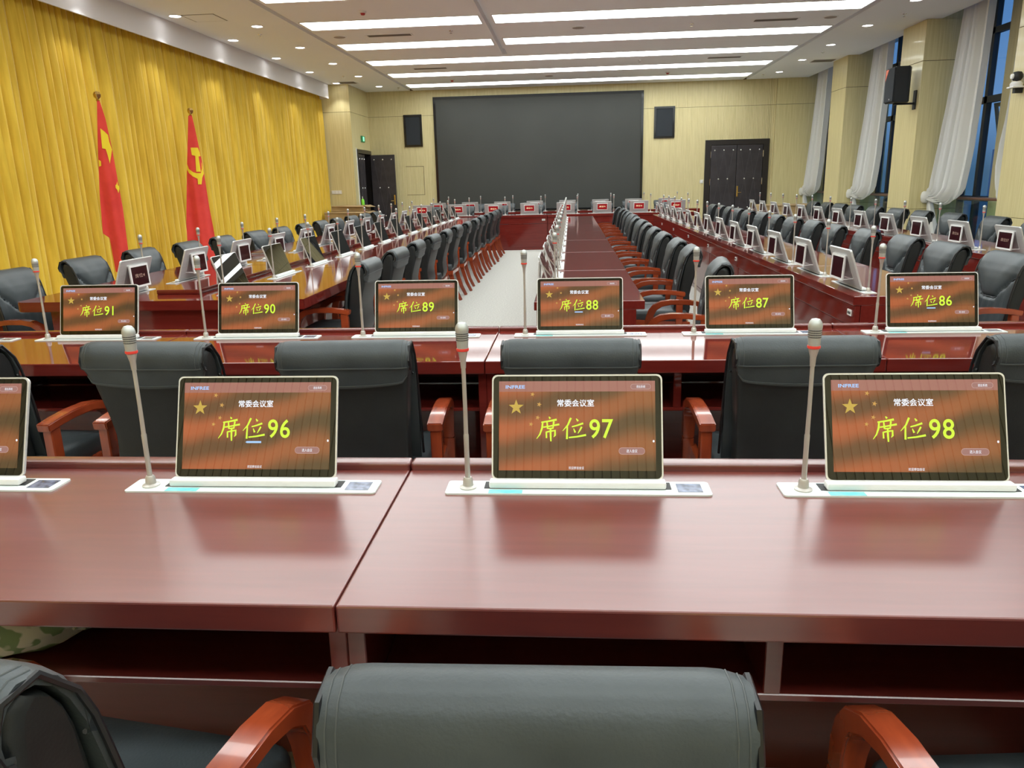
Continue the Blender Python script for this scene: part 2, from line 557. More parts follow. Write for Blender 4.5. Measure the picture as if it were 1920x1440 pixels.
wn = struct('wall_near', MB().box(XL - .2, XW + .5, YN - .25, YN - .021, 0, 4.3), M_SLATBACK)
obj('slat_panelling', slat_wall(XL, XW, YN, 1, SEG, pitch=.068, groove=.011), M_SLAT, wn, smooth=0)
wl = struct('wall_left', MB().box(XL - .2, XL, YN - .25, YF + .25, 0, 4.3), M_OAK)
m = MB()
for z0, z1 in SEG:
    m.box(XL, -5.30, 19.30, 19.42, z0, z1)
    for y0, y1, za, zb in ((19.42, 19.62, 0, 9), (20.98, YF, 0, 9), (19.62, 20.98, 2.34, 9)):
        a, b = max(z0, za), min(z1, zb)
        if b > a:
            m.box(-5.42, -5.30, y0, y1, a, b)
obj('veneer_return', m, M_OAK, wl, smooth=0)
obj('passage_dark_sheet', MB().box(XL, XL + .02, 19.45, YF, 0, 2.4), M_DARK, wl)  # near-black sheet stands in for the darkness of the passage
wr = struct('wall_right', MB().box(XW + .08, XW + .3, YN - .2, 2.91, 0, 4.3), M_OAK)
for i, (y0, y1) in enumerate(PILLARS):
    mb = MB()
    for z0, z1 in ((0, .846), (.852, 3.176), (3.184, ZC if i < 9 else ZC)):
        mb.bbox(5.65, XW + .1, y0, y1, z0, z1, .003, 1)
    mb.box(5.88, XW + .1, y0, y1, ZC - .01, 4.2)
    o = struct('pillar', mb, M_OAK, smooth=0)
    obj('panel_joint', MB().box(5.655, XW + .09, y0 + .005, y1 - .005, .02, ZC - .02), M_SLATBACK, o)

# ---- windows, one bay between each pair of pillars
def window(idx, y0, y1):
    wroot = thing('window_%d' % idx, (0, 0, 0), kind='structure')
    f = MB()
    X0, X1 = XW - .03, XW + .05
    for ya, yb in ((y0, y0 + .07), (y1 - .07, y1), (y1 - .60, y1 - .51), (y0 + .50, y0 + .59)):
        f.box(X0, X1, ya, yb, 0, 4.15)
    for za, zb in ((0, .08), (.98, 1.06), (2.46, 2.56), (3.46, 3.55)):
        f.box(X0, X1, y0, y1, za, zb)
    obj('window_frame', f, M_FRAME, wroot, smooth=0)
    c = (y0 + y1) / 2
    obj('mullion_cladding', MB().box(XW - .06, XW + .06, c - .02, c + .31, 0, 4.15), M_OAK, wroot, smooth=0)
    obj('pane', MB().box(XW + .005, XW + .012, y0, y1, 0, 4.15), M_PANE, wroot, smooth=0)
    # top-hung sash, tilted outwards a little
    s = MB()
    ya, yb = c + .38, y1 - .64
    for sash_y in ((ya, yb),):
        a, b = sash_y
        def P(yy, t, d):
            z = 2.45 - t * 1.37
            return (XW + .06 + t * .30 + d, yy, z)
        for q0, q1, t0, t1 in ((a, a + .05, 0, 1), (b - .05, b, 0, 1), (a, b, 0, .04), (a, b, .96, 1)):
            s.add([P(q0, t0, 0), P(q1, t0, 0), P(q1, t1, 0), P(q0, t1, 0), P(q0, t0, .04), P(q1, t0, .04), P(q1, t1, .04), P(q0, t1, .04)],
                  [(0, 1, 2, 3), (7, 6, 5, 4), (0, 4, 5, 1), (1, 5, 6, 2), (2, 6, 7, 3), (3, 7, 4, 0)])
    obj('open_sash', s, M_FRAME, wroot, smooth=0)
    r = thing('window_railing', (0, 0, 0), 0, None, 'railing', 'window railings')
    obj('handrail', MB().bbox(6.10, 6.17, y0 + .005, y1 - .005, 1.015, 1.06, .012), M_RAILW, r)
    obj('glass_panel', MB().box(6.13, 6.142, y0 + .01, y1 - .01, .03, 1.015), M_BALGL, r, smooth=0)
    obj('floor_channel', MB().box(6.11, 6.16, y0 + .01, y1 - .01, 0, .03), M_EDGE, r, smooth=0)
    return r
BAYS = [(18.35, YF - .04), (14.70, 17.43), (11.03, 13.80), (7.40, 10.17), (3.77, 6.54)]
RAIL_LB = ['glass railing with dark handrail at the far bay by the slatted wall', 'glass railing with dark handrail between the two farther oak pillars', 'glass railing with dark handrail beside the speaker pillar',
           'glass railing in the bay near the wall camera', 'glass railing in the bay closest to the front table']
for i, (a, b) in enumerate(BAYS):
    window(i + 1, a, b)['label'] = RAIL_LB[i]
obj('outside_terrain', MB().box(XW + .6, XW + 60, YN - 20, YF + 60, -1.4, -.9), mat('dusky_ground', (.16, .22, .27), .9))['kind'] = 'structure'
m = MB()
random.seed(4)
for i in range(7):
    y = 6 + i * 6.5
    m.box(40, 48, y * 1.6, y * 1.6 + 8, -1, 2.2 + random.uniform(-.8, 1.4))
bg_ = obj('outside_buildings_skyline', m, mat('distant_facade', (.30, .40, .52), .8), None, 0)
bg_['kind'] = 'structure'

# ---- white tied-back sheers
def sheer(dy, mirror=False, ymid=12.40):
    rows = [ # z, y_far edge, y_near edge, x
        (4.12, 13.30, 12.50, 6.03), (3.6, 13.36, 12.49, 6.02), (3.0, 13.44, 12.49, 6.01), (2.5, 13.52, 12.50, 6.0), (2.1, 13.60, 12.51, 5.99), (1.8, 13.67, 12.52, 5.99), (1.5, 13.72, 12.55, 5.98), (1.32, 13.75, 12.57, 5.97),
        (1.2, 13.77, 12.60, 5.97)]
    N = 64
    mb = MB()
    rings = []
    for z, ya, yb, x in rows:
        ring = []
        for j in range(N + 1):
            s = j / N
            ss = s ** 1.15
            y = ya + (yb - ya) * ss
            dz = 0
            g = max(0, (2.3 - z) / 1.1)
            dz -= g * .0
            xx = x + (.075 * math.sin(s * 36 + 1.6 * math.sin(s * 9)) + .020 * math.sin(s * 83 + 2)) * (.75 + .4 * s)
            ring.append((xx, y, z + dz))
        rings.append(ring)
    # swag: the lower edge gathers to the tie at the far pillar
    for k in range(1, 8):
        t = k / 7
        ring = []
        for j in range(N + 1):
            s = j / N
            x0_, y0_, z0_ = rings[8][j]
            tx, ty, tz = 5.90 + .02 * math.sin(s * 40), 13.76 - .10 * s, 1.10 - .10 * s
            sag = math.sin(math.pi * min(t, 1)) * .16 * s
            ring.append((x0_ + (tx - x0_) * t + .02 * math.sin(s * 44 + t * 3), y0_ + (ty - y0_) * t ** 1.3, z0_ + (tz - z0_) * t - sag))
        rings.append(ring)
    mb.loft(rings, closed=False)
    # tail hanging from the tie down to the floor
    tail = []
    for k in range(6):
        t = k / 5
        ring = []
        for j in range(33):
            s = j / 32
            y = 13.74 - s * (.10 + .50 * t)
            ring.append((6.0 + .16 * t * 0 + .03 * math.sin(s * 30) * (1 + t) - .06 * (1 - t), y, 1.02 - t * 1.0))
        tail.append(ring)
    if mirror:
        # bunched tightly against the near pillar of the bay
        f_ = lambda p: (p[0], 11.06 + (13.80 - p[1]) * (.40 + .10 * math.exp(-((p[2] - 1.6) / .4) ** 2)) + dy, p[2])
    else:
        f_ = lambda p: (p[0], p[1] + dy, p[2])
    root = thing('sheer_curtain', (0, 0, 0), 0, None, 'curtain', 'white window curtains')
    mb.v = [f_(p) for p in mb.v]
    obj('drape', mb, M_SHEER, root, smooth=80)
    mt = MB().loft(tail, closed=False)
    mt.v = [f_(p) for p in mt.v]
    obj('tail', mt, M_SHEER, root, smooth=80)
    tie = MB().loft([[f_((5.885 + .055 * math.cos(a) * q, 13.735 + .05 * math.sin(a) * q, zz)) for a in [2 * math.pi * i / 14 for i in range(14)]] for zz, q in ((1.14, .6), (1.12, 1.1), (1.06, 1.35), (.98, 1.2), (.95, .7))])
    obj('tie', tie, M_SHEER, root, smooth=80)
    return root
SH = [(7.18, 0, 'white sheer curtain tied back against the far veneer panel by the double door'), (3.63, 0, 'white sheer curtain tied back on the oak pillar behind the hanging loudspeaker'), (0, 0, 'largest white sheer curtain, tied back on the loudspeaker pillar'),
      (3.63, 1, 'white sheer curtain bunched behind the loudspeaker pillar, only its edge showing'), (0, 1, 'white sheer curtain bunched behind the camera pillar, only its edge showing')]
for dy, mir, lb in SH:
    sheer(dy, bool(mir))['label'] = lb

# ---- golden curtain and pelmet
random.seed(11)
pm = thing('pelmet', (0, 0, 0), 0, 'long white pelmet box above the golden curtain', 'pelmet')
obj('fascia', MB().bbox(-5.76, -5.74, YN, 19.12, 3.47, ZC, .002, 1), M_PELMET, pm, smooth=0)
obj('end_board', MB().box(XL, -5.76, 19.10, 19.12, 3.47, ZC), M_PELMET, pm, smooth=0)
obj('curtain_track', MB().box(-6.10, -5.80, YN, 19.09, 3.56, 3.60), M_PELMET, pm, smooth=0)
rows = [(3.58, .35), (3.3, .6), (2.8, .85), (2.0, 1.0), (1.0, 1.1), (.02, 1.2)]
ys, xs1, xs2, sh = [], [], [], []
y = YN + .05
while y < 19.22:
    wdt = random.uniform(.075, .20)
    dp = random.uniform(.065, .125) * (wdt / .15) ** .4
    skew = random.uniform(-.25, .25)
    drift = random.uniform(-.05, .05)
    K = 7
    for k in range(K):
        t = k / K
        tt = t + skew * math.sin(math.pi * t) * .35
        ys.append(y + t * wdt)
        prof = math.sin(math.pi * tt) ** .75 if 0 < tt < 1 else 0
        xs1.append(dp * prof)
        xs2.append(dp * (prof + .22 * math.sin(5 * math.pi * t)))
        sh.append(drift)
    y += wdt
for i in range(len(sh)):
    pass
shs = []
for i in range(len(sh)):
    a = sh[max(0, i - 9):i + 10]
    shs.append(sum(a) / len(a))
rings = []
for z, amp in rows:
    q = (3.58 - z) / 3.58
    rings.append([(-6.03 + (xs1[i] * (q ** .5) + xs2[i] * (1 - q ** .5)) * (.55 + .6 * amp) , min(ys[i] + shs[i] * q * 1.6, 19.26), z) for i in range(len(ys))])
mb = MB().loft(rings, closed=False)
cu_o = obj('pleated_curtain', mb, M_CURT, None, smooth=70)
tag(cu_o, 'long pleated golden yellow curtain covering the whole side wall behind the flags', 'curtain')

# ---- doors
def stud_door(root, x0, x1, y, z1, face, hinge):
    """padded leaf in the x-z plane at y, studs on the side face*(+y)"""
    lf = obj('door_leaf', MB().bbox(x0, x1, y - .02, y + .02, .01, z1, .01, 2), M_DOORPAD, root)
    W = x1 - x0
    pts = []
    for r, zz in enumerate((z1 - .12, z1 - .83, z1 - 1.55, z1 - 2.15)):
        xs = (.14, .5, .86) if r % 2 == 0 else (.32, .68)
        pts.append([(x0 + W * q, zz) for q in xs])
    for row in pts:
        for px, pz in row:
            obj('stud', MB().lathe([(.0, .0), (.022, .0), (.022, .008), (.014, .018), (0, .021)], 10), M_CHROME, lf).matrix_local = Matrix.Translation((px, y + face * .02, pz)) @ Matrix.Rotation(R_(-90 * face), 4, 'X')
    q = MB()
    for ra, rb in zip(pts, pts[1:]):
        for a in ra:
            for b in rb:
                if abs(a[0] - b[0]) < W * .25:
                    q.tube([(a[0], y + face * .0215, a[1]), (b[0], y + face * .0215, b[1])], .003, 5)
    obj('quilt_seam', q, mat('quilt_seam_grey', (.07, .062, .07), .4), lf)  # seam lines in a lighter grey than the padding
    return lf
d1 = thing('door_1', (0, 0, 0), kind='structure')
f = MB().box(3.42, 3.56, YF - .05, YF + .02, 0, 2.37).box(4.88, 5.02, YF - .05, YF + .02, 0, 2.37).box(3.56, 4.88, YF - .05, YF + .02, 2.24, 2.37)
obj('door_frame', f, M_DOORFR, d1, smooth=0)
la = stud_door(d1, 3.57, 4.215, YF - .035, 2.23, -1, 0)
lb_ = stud_door(d1, 4.225, 4.87, YF - .035, 2.23, -1, 0)
hd = MB().bbox(4.245, 4.285, YF - .075, YF - .055, .95, 1.22, .004).tube([(4.265, YF - .075, 1.06), (4.265, YF - .11, 1.06), (4.36, YF - .11, 1.06)], .01, 8)
obj('handle', hd, M_BRASS, lb_)
for x in (3.565, 4.875):
    for z in (1.25, 1.93):
        obj('hinge', MB().tube([(x, YF - .06, z), (x, YF - .06, z + .16)], .010, 8), M_CHROME, d1)
d2 = thing('door_2', (0, 0, 0), kind='structure')
f = MB().box(-5.44, -5.27, 19.62, 19.70, 0, 2.33).box(-5.44, -5.27, 20.90, 20.98, 0, 2.33).box(-5.44, -5.27, 19.70, 20.90, 2.24, 2.33)
obj('door_frame', f, M_DOORFR, d2, smooth=0)
lc = stud_door(d2, -.31, .31, 0, 2.22, -1, 0)
lc.matrix_local = Matrix.Translation((-5.30, 20.0, 0)) @ Matrix.Rotation(R_(90), 4, 'Z')
ld = stud_door(d2, -5.24, -4.60, 20.74, 2.22, -1, 0)
obj('handle', MB().bbox(-4.67, -4.63, 20.69, 20.72, .95, 1.2, .004).tube([(-4.65, 20.7, 1.05), (-4.65, 20.66, 1.05), (-4.74, 20.66, 1.05)], .01, 8), M_BRASS, ld)
obj('door_trim', MB().box(-5.30, -5.285, 19.585, 19.62, 0, 2.36), M_WHITE, d2, smooth=0)

# ---- ceiling lights
def light_panel(x0, x1, yc, lb):
    t = thing('ceiling_light', (0, 0, 0), 0, lb, 'ceiling light', 'linear ceiling light panels')
    y0, y1 = yc - .31, yc + .31
    f = MB()
    for a, b, c, d in ((x0, x1, y0, y0 + .015), (x0, x1, y1 - .015, y1), (x0, x0 + .015, y0 + .015, y1 - .015), (x1 - .015, x1, y0 + .015, y1 - .015)):
        f.box(a, b, c, d, ZC - .012, ZC)
    obj('frame', f, M_WHITE, t, smooth=0)
    obj('diffuser', MB().box(x0 + .015, x1 - .015, y0 + .015, y1 - .015, ZC - .008, ZC - .002), M_PANEL, t, smooth=0)
rows_full = [19.97, 18.05, 16.20]
rows_split = [14.30, 12.40, 10.50, 8.6, 6.7, 4.8, 2.9, 1.0, -.9]
for i, yc in enumerate(rows_full):
    light_panel(-4.0, 4.24, yc, 'full-width ceiling light panel, %s from the big screen wall' % ORD[i])
for i, yc in enumerate(rows_split):
    light_panel(-4.0, -1.33, yc, 'short ceiling light panel on the curtain side, %s counted from the full-width panels' % ORD[i])
    light_panel(-1.15, 4.26, yc, 'medium ceiling light panel on the window side, %s counted from the full-width panels' % ORD[i])

def downlight(x, y, lb, spot=True):
    t = thing('downlight', (x, y, ZC), 0, lb, 'downlight', 'recessed downlights')
    obj('trim_ring', MB().loft([[(r * math.cos(a), r * math.sin(a), z) for a in [2 * math.pi * k / 20 for k in range(20)]] for r, z in ((.092, 0), (.095, -.006), (.084, -.008), (.076, -.001))], caps=False), M_WHITE, t)
    obj('lens', MB().lathe([(.0, -.001), (.076, -.001), (.07, -.005), (0, -.008)], 18), M_DOWN, t)
    if spot:
        ld_ = bpy.data.lights.new('downlight_beam', 'SPOT')
        ld_.energy = SPOT_W
        ld_.spot_size = R_(92)
        ld_.spot_blend = .55
        ld_.shadow_soft_size = .05
        ld_.color = (.95, .97, 1.0)
        lo = bpy.data.objects.new('downlight_beam', ld_)
        COL.objects.link(lo)
        lo.parent = t
        lo.location = (0, 0, -.02)
for i in range(11):
    downlight(-5.5, 19.01 - 1.915 * i, 'recessed downlight beside the pelmet, %s from the far end' % ORD[i])
for i in range(10):
    downlight(-4.69, 19.88 - 1.905 * i, 'recessed downlight between pelmet row and light panels, %s from the far end' % ORD[i], False)
for i in range(10):
    downlight(4.86, 19.74 - 1.86 * i, 'recessed downlight on the window side, %s from the far end' % ORD[i], False)

def ceil_vent(x0, x1, y0, y1, lb, slats=True):
    t = thing('air_vent', (0, 0, 0), 0, lb, 'air vent', 'ceiling vents')
    obj('vent_frame', MB().box(x0, x1, y0, y1, ZC - .008, ZC), M_CEIL, t, smooth=0)
    g = MB()
    k = 5
    for i in range(k):
        a = y0 + .025 + (y1 - y0 - .05) * i / k
        g.box(x0 + .025, x1 - .025, a, a + (y1 - y0 - .05) / k * .7, ZC - .012, ZC - .008)
    obj('louvre_slats', g, M_VENT, t, smooth=0)
for x0, x1, yc, lb in ((2.83, 3.53, 13.33, 'slot air vent in ceiling between window-side light panels'), (-3.3, -2.55, 13.35, 'slot air vent in ceiling between curtain-side light panels'), (-3.3, -2.57, 17.16, 'slot air vent behind the first full-width light panels, curtain side'),
                       (2.75, 3.45, 17.1, 'slot air vent behind the first full-width light panels, window side')):
    ceil_vent(x0, x1, yc - .10, yc + .10, lb)
ceil_vent(-5.42, -5.0, 18.75, 19.15, 'square air vent near the oak return at curtain end')
ceil_vent(5.1, 5.6, 17.9, 18.3, 'air vent over the far window-side chairs')
t = thing('access_hatch', (-5.17, 11.55, ZC), 0, 'square ceiling access hatch near the pelmet', 'hatch')
obj('hatch_panel', MB().box(-.22, .22, -.22, .22, -.005, 0), M_CEIL, t, smooth=0)
obj('hatch_gap', MB().box(-.235, .235, -.235, .235, -.003, 0), M_VENT, t, smooth=0)
for i, (x, y, lb) in enumerate(((-2.89, 11.55, 'red-tipped smoke detector ahead of the short curtain-side panels'), (-2.76, 19.06, 'red-tipped smoke detector between the last full-width panels, curtain side'), (2.2, 19.05, 'red-tipped smoke detector between the last full-width panels, window side'))):
    t = thing('smoke_detector', (x, y, ZC), 0, lb, 'smoke detector', 'smoke detectors')
    obj('base', MB().lathe([(0, 0), (.055, 0), (.05, -.025), (0, -.026)], 16), M_WHITE, t)
    obj('sensor', MB().lathe([(0, -.026), (.034, -.026), (.026, -.05), (0, -.056)], 14), mat('red_sensor', (.45, .03, .03), .4), t)
for i, (x, y, lb) in enumerate(((-5.0, 17.9, 'sprinkler head beyond the curtain-side downlights'), (-4.9, 12.9, 'sprinkler head between curtain-side downlights'), (-4.3, 20.3, 'sprinkler head near the far corner above the open door'), (4.98, 16.9, 'sprinkler head between window-side downlights'), (5.1, 13.3, 'sprinkler head ahead of the speaker pillar'),
                            (4.6, 20.2, 'sprinkler head above the black double door'), (-1.9, 13.2, 'sprinkler head beside the centre ceiling groove'), (1.4, 17.1, 'sprinkler head between middle full-width panels'), (1.9, 13.4, 'sprinkler head between the window-side panels'))):
    t = thing('sprinkler', (x, y, ZC), 0, lb, 'sprinkler', 'ceiling sprinklers')
    obj('escutcheon', MB().lathe([(0, 0), (.035, 0), (.025, -.008), (0, -.009)], 14), M_CHROME, t)
    obj('deflector', MB().lathe([(0, -.009), (.008, -.009), (.008, -.035), (.022, -.037), (.022, -.041), (0, -.042)], 12), M_CHROME, t)
for i, (x, y, lb) in enumerate(((.12, 13.35, 'flush round ceiling speaker between panels near the centre groove'), (4.0, 13.3, 'flush round ceiling speaker by the window-side ceiling groove'), (-3.75, 13.35, 'flush round ceiling speaker by the curtain-side ceiling groove'), (-.5, 19.0, 'flush round ceiling speaker before the big screen'))):
    t = thing('ceiling_speaker', (x, y, ZC), 0, lb, 'speaker', 'ceiling speakers')
    obj('rim', MB().lathe([(0, 0), (.115, 0), (.11, -.008), (0, -.009)], 20), M_CEIL, t)
    obj('grille', MB().lathe([(0, -.009), (.095, -.009), (.09, -.011), (0, -.012)], 20), mat('ceiling_speaker_mesh', (.38, .34, .31), .8), t)

# ---- far wall fittings
t = thing('video_wall_screen', (0, YF, 0), 0, 'huge dark switched-off LED wall filling the slatted end wall', 'screen')
obj('screen_surface', MB().box(-3.50, 1.78, -.035, -.02, .76, 3.56), M_LEDWALL, t, smooth=0)
fr = MB().box(-3.56, -3.50, -.05, .02, .72, 3.62).box(1.78, 1.84, -.05, .02, .72, 3.62).box(-3.50, 1.78, -.05, .02, 3.56, 3.62).box(-3.50, 1.78, -.05, .02, .72, .76)
obj('bezel', fr, M_BEZEL, t, smooth=0)
obj('cabinet', MB().box(-3.50, 1.78, -.02, .02, .76, 3.56), M_BLACK, t, smooth=0)
for x0, x1, z0, z1, lb in ((-4.36, -3.88, 2.41, 3.21, 'black framed loudspeaker recessed in slatted wall on the open-door side'), (2.11, 2.63, 2.45, 3.22, 'black framed loudspeaker recessed in slatted wall on the double-door side')):
    t = thing('wall_loudspeaker', (0, YF, 0), 0, lb, 'loudspeaker', 'recessed wall loudspeakers')
    f = MB().box(x0, x0 + .05, -.03, .01, z0, z1).box(x1 - .05, x1, -.03, .01, z0, z1).box(x0 + .05, x1 - .05, -.03, .01, z0, z0 + .05).box(x0 + .05, x1 - .05, -.03, .01, z1 - .05, z1)
    obj('frame', f, M_BEZEL, t, smooth=0)
    obj('grille_cloth', MB().box(x0 + .05, x1 - .05, -.014, .01, z0 + .05, z1 - .05), M_GRILLE, t, smooth=0)
t = thing('light_switch', (3.36, YF, 1.35), 0, 'white light switch on slatted wall beside the double door', 'switch')
obj('switch_plate', MB().bbox(-.045, .045, -.012, 0, -.045, .045, .006), M_OUT, t)
obj('rocker', MB().bbox(-.02, .02, -.017, -.012, -.028, .028, .002), M_WHITE, t)
t = thing('switch_panel', (-5.78, 19.30, 1.31), 0, 'white three-gang switch strip on the oak return above cardboard boxes', 'switch')
obj('switch_plate', MB().bbox(-.13, .13, -.012, 0, -.045, .045, .005), M_OUT, t)
for k in (-.08, 0, .08):
    obj('rocker', MB().bbox(k - .03, k + .03, -.016, -.012, -.03, .03, .002), M_WHITE, t)
t = thing('exit_sign', (-5.30, 20.28, 2.6), R_(90), 'small glowing green exit sign above the half-open door', 'exit sign')
obj('sign_case', MB().bbox(-.15, .15, -.03, 0, -.075, .075, .004), M_EXIT, t)
obj('lit_face', MB().bbox(-.06, .07, -.034, -.03, -.05, .055, .001), M_EXITLIT, t)
t = thing('wall_hatch', (-3.95, YF, 1.55), 0, 'small flush access panel in slatted wall beside the open door', 'access panel')
obj('hatch_outline', MB().box(-.42, .06, -.003, 0, -.37, -.36).box(-.42, .06, -.003, 0, .36, .37).box(.05, .06, -.003, 0, -.36, .36), M_SLATBACK, t, smooth=0)

# ---- pillar loudspeaker and camera
t = thing('hanging_loudspeaker', (5.33, 13.95, 2.53), R_(0), 'black loudspeaker hung by a bracket on the oak pillar by the largest sheer', 'loudspeaker')
obj('cabinet', MB().prism([(-.10, -.19), (.12, -.19), (.18, -.10), (.18, .10), (.12, .19), (-.10, .19)], lambda a, b, d: (a, b, d), .03, .58), M_SPKBLK, t, bevel=.01)
gr = obj('front_grille', MB().bbox(-.118, -.10, -.18, .18, .045, .565, .006), M_GRILLE, t)
obj('corner_mark', MB().prism([(.17, .555), (.17, .38), (.05, .555)], lambda a, b, d: (d, a, b), -.122, -.118), M_ORANGE, gr, smooth=0)
obj('badge', MB().tube([(-.121, -.05, .085), (-.118, -.05, .085)], .012, 10), M_WHITE, gr)
obj('bracket', MB().bbox(-.02, .30, -.03, .03, 0, .03, .004).bbox(.30, .33, -.05, .05, -.08, .22, .004), M_BLACK, t)
t = thing('wall_camera', (5.65, 10.78, 2.44), 0, 'black and white conference camera on a shelf bracket at the near oak pillar', 'camera')
obj('shelf_bracket', MB().bbox(-.15, 0, -.08, .08, 0, .02, .005), M_WHITE, t)
obj('bracket_arm', MB().bbox(-.10, 0, -.03, .03, -.06, 0, .005), M_BLACK, t)
obj('camera_body', MB().lathe([(0, .02), (.07, .02), (.075, .05), (.055, .075), (0, .08)], 18, (-.075, 0, 0)), M_WHITE, t)
hd = obj('camera_head', MB().lathe([(0, -.06), (.045, -.05), (.062, -.02), (.062, .02), (.045, .05), (0, .06)], 18, (-.075, 0, .14)), M_BLACK, t)
obj('lens_ring', MB().tube([(-.13, 0, .14), (-.148, 0, .14)], [.034, .03], 14), M_WHITE, hd)

# ---- flags
def flag(px, py, lb, drape, L, Rr, ztop, decals, seed):
    root = thing('flag', (px, py, 0), math.atan2(px * -1, py) , lb, 'flag', 'flags standing before the golden curtain')
    obj('stand_base', MB().lathe([(0, 0), (.19, 0), (.18, .03), (.06, .05), (.03, .10), (.016, .16), (0, .16)], 20), M_BRASS, root)
    obj('pole', MB().tube([(0, 0, .1), (0, 0, ztop - .09)], .011, 10), M_BRASS, root)
    obj('finial', MB().lathe([(.0, -.1), (.014, -.09), (.012, -.06), (.022, -.05), (.012, -.04), (.035, -.015), (.04, .012), (.028, .036), (0, .046)], 14, (0, 0, ztop)), M_BRASS, root)
    def ip(tab, z):
        for (u0, z0), (u1, z1) in zip(tab, tab[1:]):
            if z <= z0 and z >= z1:
                return u0 + (u1 - u0) * (z0 - z) / (z0 - z1)
        return tab[-1][0] if z < tab[-1][1] else tab[0][0]
    def depth(u, z):
        h = min(1, max(0, (ztop - z) / 1.2))
        return -.02 - .030 * h * math.sin(u * 24 + seed) - .008 * h * math.sin(u * 50 + seed * 2 + z)
    rings = []
    zz = ztop - .06
    Z = [zz - i * (zz - drape) / 34 for i in range(35)]
    N = 40
    for z in Z:
        a, b = ip(L, z), ip(Rr, z)
        front = [(a + (b - a) * j / N, depth(a + (b - a) * j / N, z), z - .03 * math.sin(j / N * math.pi) * (z < drape + .05)) for j in range(N + 1)]
        back = [(a + (b - a) * j / N, .045 + .02 * math.sin(j * .9 + seed) * min(1, (ztop - z)), z) for j in range(N, -1, -1)]
        rings.append(front + back)
    cl = obj('cloth', MB().loft(rings), M_FLAG, root, smooth=60)
    for nm, poly in decals:
        bm = bmesh.new()
        bm.faces.new([bm.verts.new((a, 0, b)) for a, b in poly])
        bmesh.ops.triangulate(bm, faces=bm.faces[:])
        for _ in range(5):
            es = [e for e in bm.edges if e.calc_length() > .018]
            if es:
                bmesh.ops.subdivide_edges(bm, edges=es, cuts=1)
                bmesh.ops.triangulate(bm, faces=bm.faces[:])
        for v in bm.verts:
            v.co.y = depth(v.co.x, v.co.z) - .007
        obj(nm, MB().bm(bm), M_YELLOW, cl, smooth=60)
    return root
flag(-5.2, 8.67, 'red national flag with yellow stars draped on the nearer pole', .55,
     [(-.004, 2.46), (-.063, 1.988), (-.124, 1.413), (-.151, .99), (-.09, .96), (-.08, .55)], [(.01, 2.46), (.05, 2.229), (.071, 1.903), (.092, 1.259), (.085, .853), (.08, .55)], 2.475,
     [('big_star', [(-.017, 2.13), (.021, 2.095), (.050, 2.059), (.053, 1.988), (.068, 1.903), (.053, 1.845), (.026, 1.752), (.017, 1.845), (.006, 1.91), (-.027, 1.917), (-.025, 1.974), (-.007, 2.031)]),
      ('small_star', [(.05, 1.519), (.063, 1.526), (.072, 1.559), (.074, 1.518), (.084, 1.508), (.084, 1.481), (.078, 1.459), (.069, 1.43), (.063, 1.464), (.056, 1.475), (.048, 1.489)]),
      ('small_star', [(-.080, 1.796), (-.059, 1.781), (-.063, 1.731), (-.086, 1.722), (-.072, 1.753)])], 1.0)
flag(-5.2, 10.83, 'red party flag with yellow hammer and sickle draped on the farther pole', .42,
     [(-.006, 2.48), (-.031, 2.439), (-.132, 1.737), (-.228, 1.015), (-.25, .7), (-.25, .42)], [(.01, 2.48), (.034, 2.265), (.079, 1.769), (.099, 1.187), (.123, .852), (.13, .42)], 2.49,
     [('hammer_head', [(-.052, 2.011), (.041, 2.01), (.058, 1.948), (.062, 1.898), (.024, 1.892), (.022, 1.904), (-.048, 1.914)]), ('hammer_handle', [(-.005, 1.913), (.035, 1.916), (.043, 1.689), (-.017, 1.69)]),
      ('sickle', [(-.122, 1.794), (-.108, 1.728), (-.053, 1.682), (-.019, 1.672), (.041, 1.671), (.061, 1.734), (.064, 1.823), (.076, 1.751), (.078, 1.662), (.051, 1.608), (.032, 1.518), (-.015, 1.519), (-.011, 1.595), (-.068, 1.628), (-.114, 1.674), (-.132, 1.723)])], 2.2)

